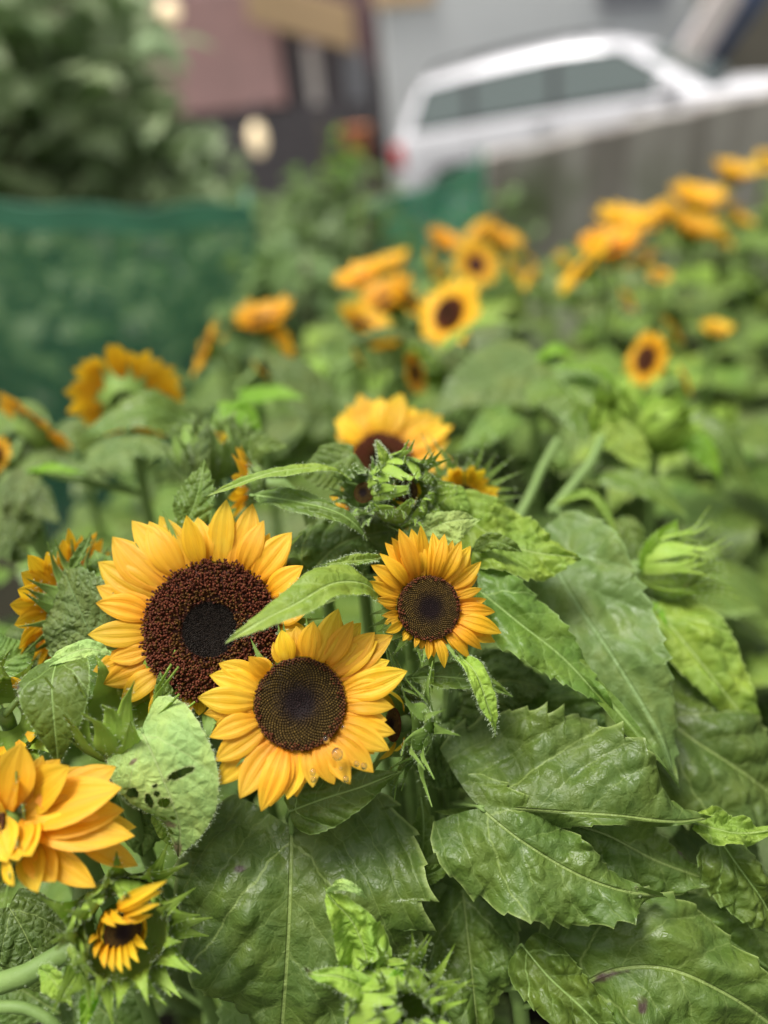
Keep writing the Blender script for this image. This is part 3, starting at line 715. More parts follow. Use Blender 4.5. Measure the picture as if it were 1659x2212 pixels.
for i, (bx, by, tx, ty, td, ww) in enumerate([(252, 1962, 362, 1902, .568, .0042), (256, 1966, 352, 1924, .570, .0036), (266, 1976, 346, 1952, .570, .0030), (240, 1968, 276, 1996, .565, .0030), (228, 1970, 250, 2002, .566, .0028), (272, 1985, 296, 1990, .566, .0022), (285, 1990, 330, 1975, .575, .0026),
        (222, 2030, 205, 2070, .572, .0028), (234, 2036, 226, 2092, .568, .0032), (246, 2040, 245, 2100, .566, .0034), (258, 2040, 264, 2102, .566, .0034), (270, 2038, 282, 2096, .567, .0032), (282, 2030, 300, 2080, .570, .0030), (292, 2020, 318, 2050, .575, .0028), (215, 2018, 192, 2040, .577, .0026)]):
    q = Acc(); petal(q, P(bx, by, .592), P(tx, ty, td), cv(-.1, .4, 1), ww, bow=.16, cup=.35); q.build('petal', [M['petal']], hdx, pb5.o)
pb5.pleaf([(160, 1990, .60), (172, 2050, .585), (190, 2130, .58)], 34, 30, nh=(-.4, .1, 1), mat='light', prof='lance', teeth=.05, back=0, hair=1, pet=False)
pb5.pleaf([(90, 2090, .605), (120, 2125, .59), (160, 2175, .59)], 26, 28, nh=(0, .2, 1), mat='light', prof='lance', teeth=.08, back=0, hair=1, pet=False)
pb5.pleaf([(200, 2130, .60), (190, 2170, .585), (178, 2225, .585)], 22, 20, nh=(0, .2, 1), mat='bright', prof='lance', teeth=.05, back=0, hair=1, pet=False)

# ---- bud behind the middle flower
c9 = P(868, 1565, .665); n9 = cv(-.35, .15, .9)
pb4 = mkplant(c9, n9, 'sunflower bud half hidden behind the raindrop flower, long bracts spiking to the right', lean=(0, .06), low=5, seed=62, size=.15)
bud(pb4, c9, cv(-.85, .1, .42), .025, nb=24, open_=.9, dr=.5, pm='petal_lemon', npet=5, seed=91, tiplen=1.15, flare=.2, tipout=.8)

# ---- low leaf plant, big front leaf
rl = P(660, 1800, .74)
pg = Plant('leafy sunflower plant under the raindrop flower, with one very large hanging dark leaf', (rl.x, rl.y + .07, 0))
pg.stem([(rl.x, rl.y + .07, 0), (rl.x + .01, rl.y + .06, .5), P(650, 1900, .76), P(640, 1750, .735), P(650, 1660, .72)], (.012, .011, .009, .008, .006), 0)
pg.pleaf([(630, 1795, .672), (628, 1880, .655), (624, 2000, .645), (615, 2140, .645), (600, 2330, .665)], 300, 248, nh=(0, .35, 1), mat='dark', label='very large dark green leaf hanging straight down', prof='cord', nt=13, teeth=.085, fold=(.05, .04), droop=(.25, .2), back=.17, wave=.014, rump=.007, quilt=.003, nu=170, nv=81, stains=[(.19, .14, .018, .012)])
pg.pleaf([(628, 1752, .645), (700, 1725, .635), (780, 1700, .635), (868, 1665, .645)], 60, 62, nh=(.0, .35, 1), mat='mid', prof='cord', nt=14, teeth=.03, fold=.0, droop=.3, back=.02, wave=.003)
a = Acc(); tube(a, [P(628, 1725, .668), P(629, 1760, .664), P(630, 1800, .668)], [.0028, .0024, .0019], 8); a.build('leaf_stalk', [M['stem']], pg.e, pg.o)
pg.pleaf([(640, 1930, .72), (900, 1950, .72), (1100, 2060, .73)], 130, 160, nh=(0, .5, 1), mat='dark', rump=.004)

# ---- lower middle bud with curled leaves
c10 = P(850, 2185, .60); n10 = cv(.35, .55, .75)
pb6 = mkplant(c10, n10, 'bright green spiky bud at the bottom edge with curled pale leaves', lean=(0, .05), low=3, seed=72, size=.12)
bud(pb6, c10, n10, .030, nb=48, open_=.1, seed=101, mat='bract_bright', disk=False, tiplen=.9, flare=.12, tipout=.35, wb=.28)
pb6.pleaf([(800, 2130, .61), (790, 2060, .612), (760, 1990, .612), (715, 1940, .612), (700, 1915, .62)], 66, 56, nh=(.1, .1, 1), mat='light', prof='cord', nt=12, teeth=.05, fold=(-.2, .1), droop=(-.5, .2), back=.0, rump=.006, wave=.006, pet=False, stains=[(-.3, .75, .08, .08)])
pb6.pleaf([(705, 1925, .615), (735, 1912, .605), (770, 1925, .60), (800, 1945, .605)], 13, 10, nh=(0, .6, .8), mat='pale', prof='thin', teeth=.05, fold=.4, back=0, pet=False)
pb6.pleaf([(812, 2200, .60), (790, 2140, .59), (735, 2110, .585), (680, 2105, .588), (655, 2085, .595)], 34, 26, nh=(.1, .5, .9), mat='light', prof='lance', nt=9, teeth=.04, fold=.3, droop=.6, back=0, hair=1, pet=False, wave=.003, stains=[(0, .97, .1, .08)])
pb6.pleaf([(830, 2180, .60), (850, 2120, .592), (880, 2075, .592)], 22, 20, nh=(0, .2, 1), mat='bright', prof='lance', back=0, teeth=.03, hair=1, pet=False)
pb6.pleaf([(870, 2250, .63), (800, 2120, .625), (770, 2060, .63)], 70, 60, nh=(0, .4, 1), mat='light', prof='cord', teeth=.04, rump=.005, pet=False)

# ---- big leaf plant on the right
rr_ = P(1010, 1760, .78)
pr_ = Plant('leafy sunflower plant right of the blooms with broad blistered dark leaves in layers', (rr_.x, rr_.y + .05, 0))
pr_.stem([(rr_.x, rr_.y + .05, 0), (rr_.x, rr_.y + .05, .5), P(985, 1900, .80), P(975, 1700, .76), P(960, 1560, .74)], (.013, .012, .010, .008, .006), 0)
kw = dict(rump=.007, quilt=.003, nu=150, nv=65)
pr_.pleaf([(1036, 1742, .668), (1180, 1752, .655), (1330, 1762, .65), (1450, 1775, .655), (1530, 1768, .668)], 235, 40, nh=(-.05, .45, 1), mat='dark', label='upper lobe of a broad leaf, blistered and deep green', prof='cord', nt=15, teeth=.09, fold=(.05, -.8), droop=(.32, .0), back=.2, wave=.013, **kw)
pr_.pleaf([(1040, 1748, .665), (1120, 1812, .652), (1230, 1880, .645), (1330, 1920, .643), (1432, 1938, .65)], 82, 150, nh=(.05, .35, 1), mat='dark', prof='cord', nt=12, teeth=.08, fold=(.15, .0), droop=(.5, .25), back=.16, wave=.012, holes=[(-.02, .86, .012, .008), (.01, .88, .01, .008)], **kw)
pr_.pleaf([(1180, 1770, .685), (1300, 1800, .68), (1420, 1860, .68), (1545, 1905, .69)], 90, 130, nh=(.0, .5, 1), mat='dark', prof='cord', nt=11, teeth=.07, fold=.0, droop=.3, back=.05, stains=[(-.22, .8, .12, .12)], **kw)
pr_.pleaf([(1160, 1150, .80), (1225, 1270, .765), (1330, 1430, .735), (1420, 1580, .715), (1468, 1705, .705)], 150, 100, nh=(-.15, .4, 1), mat='grey', label='long grey green leaf hanging with its left edge rolled over', prof='cord', nt=15, teeth=.07, fold=(.05, .0), droop=(.2, .35), back=.06, wave=.009, **kw)
pr_.pleaf([(1062, 1262, .725), (1150, 1325, .705), (1260, 1450, .69), (1370, 1580, .68), (1468, 1700, .682)], 22, 30, nh=(.2, .55, .8), mat='mid', prof='lance', nt=20, teeth=.05, fold=.2, droop=.3, back=0, wave=.002, nu=120)
pr_.pleaf([(998, 1110, .745), (1050, 1150, .735), (1140, 1190, .725), (1258, 1206, .73)], 92, 98, nh=(.1, .45, 1), mat='light', prof='ovate', nt=15, teeth=.05, fold=(.05, .2), droop=(.25, .3), back=.1, wave=.005, **kw)
pr_.pleaf([(1020, 1190, .71), (1070, 1172, .70), (1128, 1192, .70)], 26, 20, nh=(0, .5, 1), mat='mid', prof='lance', back=0, teeth=.03)
pr_.pleaf([(890, 1900, .70), (912, 1840, .698), (915, 1770, .70), (908, 1712, .705)], 34, 40, nh=(.1, .3, 1), mat='mid', prof='cord', teeth=.1, nt=7, back=0, wave=.003)
pr_.pleaf([(880, 1895, .695), (930, 1888, .69), (985, 1855, .70)], 16, 22, nh=(0, .5, .8), mat='mid', prof='lance', teeth=.1, back=0)
pr_.pleaf([(960, 1560, .74), (1000, 1620, .73), (1050, 1700, .73)], 120, 120, nh=(0, .5, 1), mat='dark', **kw)
pr_.pleaf([(1080, 1580, .75), (1180, 1560, .74), (1330, 1600, .74)], 110, 110, nh=(0, .5, 1), mat='dark', **kw)
pr_.pleaf([(1000, 1500, .745), (1090, 1470, .74), (1190, 1490, .74)], 80, 80, nh=(0, .5, 1), mat='dark', **kw)

ra = P(1150, 2150, .72)
pa = Plant('low sunflower plant at the bottom edge whose broad leaves have purple brown blotches', (ra.x, ra.y + .05, 0))
pa.stem([(ra.x, ra.y + .05, 0), (ra.x, ra.y + .05, .4), P(1130, 2250, .74), P(1110, 2120, .71), P(1080, 1990, .72)], (.013, .012, .010, .008, .006), 0)
pa.pleaf([(1232, 2142, .672), (1330, 2095, .66), (1450, 2095, .652), (1590, 2160, .65), (1700, 2240, .66)], 170, 150, nh=(.05, .5, 1), mat='dark', label='broad leaf with purple brown blotches along the midrib', prof='cord', nt=15, teeth=.06, fold=(.12, .0), droop=(.4, .3), back=.03, wave=.012, stains=[(.01, .16, .012, .09), (.13, .30, .03, .022)], **kw)
pa.pleaf([(1130, 2045, .668), (1185, 2110, .655), (1270, 2190, .648), (1360, 2290, .65)], 66, 74, nh=(.1, .3, 1), mat='mid', prof='cord', nt=14, teeth=.05, fold=.1, droop=.3, back=.0, **kw)
pa.pleaf([(1000, 1930, .715), (1010, 2020, .70), (1020, 2110, .69), (1035, 2260, .69)], 110, 125, nh=(0, .4, 1), mat='dark', prof='cord', nt=14, teeth=.05, back=.1, **kw)
pa.pleaf([(1440, 1960, .70), (1540, 2010, .70), (1690, 2110, .71)], 60, 80, nh=(0, .5, 1), mat='mid', nt=14, **kw)
a = Acc(); tube(a, [P(1090, 2135, .70), P(1150, 2130, .685), P(1232, 2142, .672)], [.003, .0025, .002], 8); a.build('leaf_stalk', [M['stem']], pa.e, pa.o)

rb = P(1640, 1950, .80)
pe = Plant('sunflower plant at the right edge with twisted bright green leaves low down', (rb.x, rb.y + .03, 0))
pe.stem([(rb.x, rb.y + .03, 0), (rb.x, rb.y + .03, .5), P(1670, 2050, .82), P(1680, 1900, .82), P(1690, 1800, .82)], (.013, .012, .010, .008, .006), 0)
pe.pleaf([(1500, 1775, .675), (1545, 1790, .668), (1600, 1800, .665), (1690, 1790, .67)], 38, 34, nh=(0, .6, .8), mat='light', prof='cord', nt=9, teeth=.07, wave=.007, back=0, rump=.004)
pe.pleaf([(1545, 1800, .69), (1600, 1880, .685), (1650, 1950, .685), (1700, 2040, .69)], 40, 90, nh=(.1, .4, 1), mat='mid', prof='cord', nt=10, teeth=.06, back=0, **kw)
pe.pleaf([(1420, 1540, .79), (1500, 1600, .77), (1620, 1680, .765), (1760, 1790, .78)], 150, 175, nh=(0, .5, 1), mat='dark', prof='cord', nt=14, **kw)
pe.pleaf([(1400, 1450, .82), (1500, 1480, .81), (1640, 1560, .81)], 110, 120, nh=(0, .5, 1), mat='dark', **kw)
pe.pleaf([(1505, 2010, .77), (1530, 1960, .765), (1530, 1900, .765)], 22, 30, nh=(0, .5, 1), mat='mid')

# ---- side bud on the right
c11 = P(1440, 1225, .83); n11 = cv(.9, .1, .35)
pb3 = mkplant(c11, n11, 'green bud on the right turned sideways, still closed, above a hanging light green leaf', lean=(-.02, .05), low=5, seed=82, size=.16)
bud(pb3, P(1442, 1228, .83), n11, .029, nb=64, wb=.15, open_=.1, seed=111, mat='bract_bright', disk=True, tiplen=1.1, flare=.22, tipout=.35, pm='petal_lemon', npet=8, plen=.7)
pb3.pleaf([(1405, 1250, .825), (1422, 1185, .815), (1462, 1122, .82)], 34, 50, nh=(.1, .2, 1), mat='bright', prof='ovate', nt=9, teeth=.04, back=.0)
pb3.pleaf([(1420, 1322, .81), (1480, 1390, .79), (1560, 1490, .78), (1668, 1625, .78)], 98, 52, nh=(-.1, .4, 1), mat='light', prof='cord', label='long light green leaf hanging to the right', nt=14, teeth=.04, fold=(.0, .1), droop=(.2, .3), back=.1, **kw)
pb3.pleaf([(1412, 1300, .82), (1425, 1350, .80), (1455, 1405, .795)], 20, 20, nh=(.1, .2, 1), mat='bright', prof='lance', back=0, teeth=0)
pb3.pleaf([(1200, 1085, .90), (1270, 1068, .88), (1310, 1110, .875), (1350, 1190, .875)], 12, 12, nh=(.1, .5, 1), mat='light', prof='thin', back=0, teeth=0)
pb3.pleaf([(1345, 1120, .90), (1370, 1170, .89), (1400, 1230, .885)], 30, 70, nh=(.1, .4, 1), mat='mid', back=0)

# ---- pair of buds in the centre
pb1 = mkplant(P(880, 1065, .715), cv(.45, .1, .9), 'pair of half open green buds in the centre, dark disks showing between curled bracts', lean=(0, .05), low=4, seed=92, size=.14)
bud(pb1, P(868, 1062, .712), cv(.42, .02, .9), .0265, nb=38, open_=.24, mat='bract_bright', seed=121, pm='petal_lemon', npet=8, tiplen=.6, flare=.10, plen=.5, dr=.36, wb=.25)
bud(pb1, P(790, 1066, .705), cv(-.35, .12, 1), .0165, nb=28, open_=.30, seed=122, tiplen=.8, flare=.1, dr=.5)
pb1.pleaf([(840, 1045, .705), (832, 1000, .70), (812, 950, .70)], 17, 15, nh=(.3, .1, 1), mat='light', prof='lance', teeth=.0, back=0, hair=3, fold=.4, pet=False)
pb1.pleaf([(758, 1040, .70), (710, 1012, .695), (620, 1015, .685), (540, 1035, .68), (448, 1072, .68)], 32, 26, nh=(0, .85, .5), mat='light', prof='lance', nt=14, teeth=.03, fold=.2, droop=.4, back=0, hair=1, nu=110)
pb1.pleaf([(545, 1068, .705), (630, 1082, .69), (710, 1100, .683), (762, 1128, .683), (792, 1168, .69)], 30, 34, nh=(0, .7, .75), mat='mid', prof='lance', nt=13, teeth=.06, fold=.15, droop=.3, back=0, hair=1, nu=110)
pb1.pleaf([(655, 1265, .705), (700, 1205, .715), (760, 1165, .725), (880, 1140, .74)], 90, 90, nh=(0, .5, 1), mat='dark', prof='cord', nt=17, teeth=.06, back=.06, **kw)
pb1.pleaf([(760, 985, .75), (700, 1010, .75), (640, 1020, .75)], 60, 50, nh=(0, .5, 1), mat='mid')
pb1.pleaf([(930, 1070, .74), (980, 1080, .735), (1015, 1105, .735)], 44, 40, nh=(0, .6, .8), mat='light', prof='lance')
c15 = P(800, 1112, .745); n15 = cv(.25, .35, 1)
pq = mkplant(c15, n15, 'sunflower almost hidden behind the pair of green buds, only a few orange petals showing', lean=(0, .05), low=2, seed=93, size=.12)
head(pq, c15, n15, .017, npet=18, plen=1.2, seed=125, nbr=8, pm='petal2', disk='ring')

# ---- half open yellow bud right of the pair
c12 = P(1003, 1072, .80); n12 = cv(.02, -.05, 1)
pb2 = mkplant(c12, n12, 'half open bud with a ring of lemon yellow petals, right of the paired green buds', lean=(0, .05), low=4, seed=95, size=.15)
bud(pb2, c12, n12, .0235, nb=26, open_=.85, seed=131, pm='petal_lemon', npet=36, tiplen=1.2, flare=.2, plen=1.1, tipout=.8, dr=.4, wb=.26)

# ---- small orange flower in profile
c8 = P(532, 1045, .76); n8 = cv(-.95, .1, .1)
p8 = mkplant(c8, n8, 'small orange sunflower seen edge on, just above the big bloom', lean=(.03, .05), low=4, seed=97, size=.14)
head(p8, c8, n8, .016, npet=20, plen=1.1, seed=141, width=.22, nbr=14, pm='petal2', disk='seed', droop=-.5)
c13 = P(455, 970, .86); n13 = cv(-.1, .95, .25)
pb9 = mkplant(c13, n13, 'tall green bud with yellow slits standing behind the small orange flower', low=4, seed=98, size=.15)
bud(pb9, c13, n13, .034, nb=46, open_=.28, seed=151, pm='petal_lemon', npet=12, plen=.4, tiplen=.4, flare=.05, dr=.5, wb=.22)
pb9.pleaf([(425, 1060, .83), (425, 990, .82), (455, 905, .82)], 42, 40, nh=(-.6, .1, 1), mat='dark', prof='lance', teeth=.08)
pb9.pleaf([(540, 1000, .84), (560, 965, .83), (625, 965, .83)], 34, 30, nh=(0, .4, 1), mat='mid', prof='cord')
pb9.pleaf([(475, 885, .95), (530, 890, .94), (565, 930, .94)], 26, 60, nh=(0, .3, 1), mat='bright', prof='cord', wave=.004)

# ---- flower behind the pair of buds
c14 = P(825, 1000, .97); n14 = cv(.0, .35, 1)
p6 = mkplant(c14, n14, 'sunflower with tall golden upper petals rising behind the paired green buds', low=6, seed=99, size=.18)
t14 = [(724,905,.1),(735,890,-.2),(751,875),(776,850,.1),(800,862,-.1),(821,857,.1),(845,870,-.1),(868,850),(895,880,-.2),(930,885),(955,900,-.2),(979,920),(975,996,.1),(940,1040),(870,1090),(800,1095),(740,1060),(722,972)]
head(p6, c14, n14, 62 * .97 / F, t14, disk='ring', width=.20, seed=161, nbr=14, bow=.08)

# ---- raindrops on the middle flower
mw, ntw, bw = newmat('water'); bw.inputs['Transmission Weight'].default_value = 1; bw.inputs['Roughness'].default_value = 0; bw.inputs['IOR'].default_value = 1.33
def drop(x, y, d, r, label, group=None):
    ctr = P(x, y, d); a = Acc(); n = cv(0, .25, 1); xx, yy, nn = frame(n)
    t = np.linspace(0.02, np.pi - .02, 14)[:, None]; th = np.linspace(0, 2 * np.pi, 20, endpoint=False)[None]
    pos = V3(ctr) + r * (xx * (np.sin(t) * np.cos(th))[..., None] + yy * (np.sin(t) * np.sin(th) * 1.1)[..., None] + nn * (np.cos(t) * .62 + 0 * th)[..., None])
    a.add(pos, [f for f in gfaces(14, 20, True)] + [tuple(range(20))[::-1], tuple(13 * 20 + k for k in range(20))])
    tag(a.build('water_drop', [mw], None, (0, 0, 0)), label, 'water drop', group)
drop(729, 1629, .601, .0040, 'largest raindrop, a round lens on a lower petal of the raindrop flower')
for (x, y, r) in [(705, 1598, .0022), (676, 1668, .0021), (677, 1684, .0019), (747, 1683, .0020), (770, 1650, .0019), (786, 1655, .0022), (742, 1571, .0013), (736, 1660, .0012)]:
    drop(x, y, .602, r, 'small raindrop on the lower petals of the raindrop flower', 'small raindrops on the yellow petals')

# dark lower leaves in the gaps
p4.pleaf([(-60, 2060, .74), (20, 2120, .73), (130, 2190, .73)], 110, 120, nh=(0, .5, 1), mat='dark')
p4.pleaf([(150, 2120, .76), (230, 2190, .75), (330, 2260, .75)], 90, 100, nh=(0, .5, 1), mat='dark')
p5.pleaf([(60, 1180, .90), (20, 1160, .89), (-60, 1190, .88)], 60, 60, nh=(0, .5, 1), mat='dark')
p5.pleaf([(120, 1420, .80), (60, 1400, .79), (-30, 1420, .79)], 70, 70, nh=(0, .5, 1), mat='dark')
pe.pleaf([(1470, 1790, .80), (1550, 1830, .79), (1660, 1920, .79)], 90, 110, nh=(0, .5, 1), mat='dark', nt=12)
pe.pleaf([(1560, 1980, .82), (1620, 2050, .81), (1700, 2150, .81)], 110, 110, nh=(0, .5, 1), mat='dark')

# ================================================================== the bed behind: blurred flowers and leafy plants
# flowers: picture x, y, distance, radius of disk (m), facing (right, up, towards), label
BG = [
 (972, 678, 1.45, .025, (-.6, .25, .75), 'ring', 'sunflower with a long dark oval disk and upright petals, largest of the blurred blooms'),
 (1398, 776, 1.45, .0185, (-.9, .1, .55), 'ring', 'oval sunflower turned sideways with a narrow black disk, right of the big grey leaf'),
 (1028, 572, 1.95, .022, (.1, .1, 1), 'ring', 'blurred sunflower with a small dark centre behind the long dark oval disk bloom'),
 (272, 856, 1.12, .028, (-.2, .5, -.8), 'seed', 'arched sunflower with its back to the viewer, petals like a golden crescent by the net'),
 (85, 925, 1.10, .027, (.55, .7, -.4), 'seed', 'drooping sunflower at the left edge with one petal standing up'),
 (445, 750, 1.35, .020, (-.75, .3, .3), 'seed', 'blurred sunflower leaning left beside the green net'),
 (572, 690, 1.55, .024, (0, .9, .35), 'seed', 'flat blurred sunflower facing the sky, left of the bloom cluster'),
 (562, 798, 1.30, .008, (.7, .6, .1), 'seed', 'tiny orange bloom low among the leaves left of centre'),
 (785, 598, 1.75, .022, (-.3, .8, .4), 'seed', 'blurred sunflower at the upper left of the bloom cluster'),
 (838, 645, 1.62, .026, (-.1, .85, .3), 'seed', 'blurred sunflower tipped upward in the middle of the bloom cluster'),
 (782, 695, 1.52, .020, (0, .85, .4), 'seed', 'small blurred sunflower below the bloom cluster'),
 (850, 565, 2.0, .018, (0, .7, .6), 'seed', 'faint blurred sunflower at the top of the bloom cluster'),
 (957, 518, 2.3, .022, (0, .8, .3), 'seed', 'round blurred sunflower in front of the small green net piece'),
 (1085, 515, 2.4, .024, (.3, .85, .2), 'seed', 'blurred sunflower facing up right of the small green net piece'),
 (1135, 550, 2.2, .020, (.6, .5, .3), 'seed', 'blurred sunflower tipped to the right under the mossy wall'),
 (895, 805, 1.3, .014, (.7, .1, .4), 'seed', 'narrow orange bloom in profile behind the tall golden petals'),
 (775, 775, 1.35, .008, (.8, .5, .1), 'seed', 'sliver of an orange bloom below the small flat blossom'),
 (1262, 575, 1.85, .032, (-.75, .6, .15), 'seed', 'large blurred sunflower against the lower edge of the concrete wall'),
 (1318, 532, 2.1, .032, (.1, .85, .2), 'seed', 'wide blurred sunflower facing up, second of the row along the wall'),
 (1345, 478, 2.5, .034, (-.2, .8, .4), 'seed', 'blurred sunflower in front of the dark stain of the wall'),
 (1490, 490, 2.3, .034, (.3, .85, .3), 'seed', 'wide blurred sunflower near the right end of the wall row'),
 (1505, 428, 2.8, .038, (0, .8, .5), 'seed', 'far blurred sunflower in the upper right, behind the wide one'),
 (1582, 370, 2.9, .032, (0, .8, .45), 'seed', 'highest blurred sunflower, small and round before the wall'),
 (1660, 350, 3.1, .022, (0, .4, 1), 'seed', 'farthest blurred sunflower, cut by the right edge'),
 (1425, 595, 1.9, .010, (0, .6, .8), 'seed', 'tiny yellow bloom in the leaves below the wall row'),
 (1452, 712, 1.6, .014, (.75, .5, .2), 'seed', 'thin blurred bloom edge on, above the oval sideways sunflower'),
 (1545, 708, 1.7, .013, (-.2, .8, .4), 'seed', 'small round blurred bloom near the right edge'),
 (1478, 822, 1.4, .011, (.8, .3, .2), 'seed', 'slender blurred bloom at the right of the oval sideways sunflower'),
 (-14, 985, 1.0, .009, (-.2, .3, 1), 'ring', 'sunflower cut by the left edge below the drooping one, dark centre'),
 (1600, 470, 2.4, .016, (.2, .7, .5), 'seed', 'small blurred bloom under the highest ones at the right edge'),
 (1420, 470, 2.6, .028, (-.3, .7, .4), 'seed', 'blurred sunflower between the stain of the wall and the wide right hand bloom'),
 (1545, 500, 2.4, .024, (.5, .7, .2), 'seed', 'blurred bloom tipped right, just under the wide bloom of the wall row'),
 (1040, 500, 2.5, .022, (-.2, .9, .2), 'seed', 'low blurred bloom right beside the small green net piece'),
 (885, 655, 1.6, .018, (.5, .6, .5), 'seed', 'blurred bloom tucked between the bloom cluster and the long dark oval disk bloom'),
 (1355, 650, 1.75, .010, (.5, .3, .5), 'seed', 'slim orange bloom between two leaf clumps right of centre'),
]
for i, (x, y, d, R, nn, kind, lab) in enumerate(BG):
    lift_ = nn[1] >= .7 and nn[2] > 0
    if lift_: nn = (nn[0] * 1.6 + .35 * math.sin(i * 2.7), .72, .55); y += 8; R *= 1.0
    c = P(x, y, d); n = cv(*nn)
    pl = mkplant(c, n, lab, low=5, seed=200 + i, size=.17, z0=.6, z1=.98, mats=('mid', 'grey', 'mid', 'light'), group='sunflowers in bloom across the bed')
    head(pl, c, n, R, npet=26 if R > .012 else 16, plen=1.5 if R > .012 else 1.7, seed=300 + i, width=.21, nbr=12, sub=False, low=d > 1.6, disk=kind, pm='petal' if i % 3 else 'petal2', droop=.35 if i in (3, 4) else (-.85 if lift_ else 0))

rb_ = random.Random(9)
for k in range(16):
    x = 930 + 46 * k + rb_.uniform(-15, 15); y = float(np.interp(x, [930, 1150, 1300, 1480, 1660], [560, 590, 560, 500, 420])) + rb_.uniform(-20, 70)
    if k % 4 == 3: x, y = rb_.uniform(420, 900), rb_.uniform(690, 790)
    d = .5 / (.469 + (y - 1106) / 1900 * .883 + .0001) * rb_.uniform(.93, 1.03); d = min(max(d, 1.2), 3.2)
    c = P(x, y, d); n = cv(rb_.uniform(-1, 1), rb_.uniform(.2, .9), rb_.uniform(-.5, .4))
    pl = mkplant(c, n, 'small blurred bloom turned aside in the far part of the bed', low=3, seed=700 + k, size=.15, z0=.7, z1=.98, mats=('mid', 'grey', 'dark'), group='small far blooms turned aside')
    head(pl, c, n, rb_.uniform(.012, .020), npet=20, plen=1.6, seed=720 + k, width=.21, nbr=10, sub=False, low=True, pm='petal', droop=-.4)
def bgp(label, hx, hy, hd, seed):
    c = P(hx, hy, hd); return mkplant(c, cv(0, .9, .3), label, low=6, seed=seed, size=.17, z0=.55, z1=.95, mats=('mid', 'grey', 'mid'))
q1 = bgp('sunflower plant whose big grey green leaf tilts left, right of the tall golden petals', 1160, 770, 1.2, 401)
q1.pleaf([(1155, 770, 1.2), (1080, 810, 1.16), (990, 850, 1.13), (935, 905, 1.13)], 105, 95, nh=(-.15, .6, .8), mat='grey', prof='cord', nt=12)
q1.pleaf([(1100, 895, 1.1), (1050, 930, 1.08), (985, 985, 1.07)], 40, 38, nh=(0, .6, .8), mat='mid', prof='cord')
q1.pleaf([(905, 735, 1.3), (830, 715, 1.27), (750, 740, 1.25)], 40, 26, nh=(0, .8, .5), mat='grey', prof='cord')
q1.pleaf([(960, 745, 1.3), (1040, 695, 1.27), (1130, 700, 1.25)], 30, 40, nh=(0, .8, .5), mat='light', prof='cord')
q1.pleaf([(1160, 775, 1.2), (1200, 755, 1.18), (1250, 770, 1.18)], 26, 30, nh=(0, .6, .6), mat='bright', prof='cord')
q2 = bgp('branching sunflower plant with a fuzzy green bud and drooping leaves, right of centre', 1310, 930, 1.02, 402)
q2.stem([P(1110, 1140, .95), P(1150, 1060, .965), P(1172, 1010, .98), P(1205, 950, .99)], (.006, .005, .005))
q2.stem([P(1190, 1110, .96), P(1225, 1065, .965), P(1275, 1000, .975), P(1300, 945, .99)], (.007, .006, .006))
bud(q2, P(1320, 905, 1.02), cv(-.3, .6, .7), .026, nb=26, open_=.2, seed=411, sub=False, mat='bract_bright', disk=False, tiplen=.7)
q2.pleaf([(1195, 815, 1.08), (1250, 850, 1.05), (1260, 960, 1.02)], 80, 100, nh=(0, .4, 1), mat='mid', prof='cord')
q2.pleaf([(1300, 930, 1.0), (1350, 940, .98), (1410, 1005, .97)], 34, 50, nh=(0, .4, 1), mat='light', prof='cord')
q2.pleaf([(1200, 790, 1.06), (1290, 795, 1.04), (1350, 850, 1.03)], 12, 20, nh=(0, .8, .5), mat='bright', prof='lance')
q2.pleaf([(1280, 1010, 1.0), (1380, 1040, .97), (1490, 1120, .96)], 40, 44, nh=(0, .6, .8), mat='mid', prof='cord')
q2.pleaf([(1240, 1010, 1.05), (1310, 1000, 1.0), (1390, 1020, 1.0)], 50, 50, nh=(0, .7, .8), mat='grey', prof='cord')
q3 = bgp('sunflower plant with a bristly lime bud and arching leaves at the right', 1420, 930, 1.1, 403)
bud(q3, P(1430, 925, 1.08), cv(.6, .3, .6), .03, nb=26, open_=.2, seed=412, sub=False, mat='bract_bright', disk=False, tiplen=.8)
q3.pleaf([(1450, 920, 1.1), (1510, 960, 1.07), (1560, 1040, 1.06)], 40, 40, nh=(0, .6, .8), mat='bright', prof='cord')
q3.pleaf([(1480, 900, 1.15), (1560, 950, 1.12), (1620, 1060, 1.12)], 50, 50, nh=(0, .6, .8), mat='mid', prof='cord')
q3.pleaf([(1400, 860, 1.15), (1430, 880, 1.12), (1480, 870, 1.12)], 30, 34, nh=(0, .6, .8), mat='bright', prof='cord')
q4 = bgp('sunflower plant with a leaf like a raised hand, left of the tall golden petals', 560, 850, 1.15, 404)
q4.pleaf([(520, 860, 1.15), (590, 850, 1.12), (660, 860, 1.1)], 34, 34, nh=(0, .7, .7), mat='bright', prof='cord')
q4.pleaf([(690, 870, 1.2), (620, 800, 1.2), (560, 760, 1.2)], 60, 60, nh=(0, .7, .7), mat='grey', prof='cord')
q5 = bgp('leafy plant with broad grey leaves in the shade at the left, under the drooping bloom', 300, 960, .98, 405)
q5.pleaf([(190, 990, .98), (280, 960, .96), (390, 985, .95)], 70, 70, nh=(0, .8, .6), mat='grey', prof='cord')
q5.pleaf([(400, 915, 1.02), (310, 880, .99), (190, 925, .99)], 74, 66, nh=(0, .7, .7), mat='mid', prof='cord')
q5.pleaf([(60, 1015, .93), (120, 1010, .92), (190, 1025, .92)], 12, 16, nh=(0, .6, .8), mat='bright', prof='lance')
q5.pleaf([(60, 1020, .93), (35, 1080, .9), (20, 1160, .9)], 40, 40, nh=(0, .2, 1), mat='grey', prof='cord')
q5.pleaf([(330, 900, 1.05), (260, 905, 1.04), (180, 950, 1.03)], 50, 50, nh=(0, .8, .6), mat='mid', prof='cord')

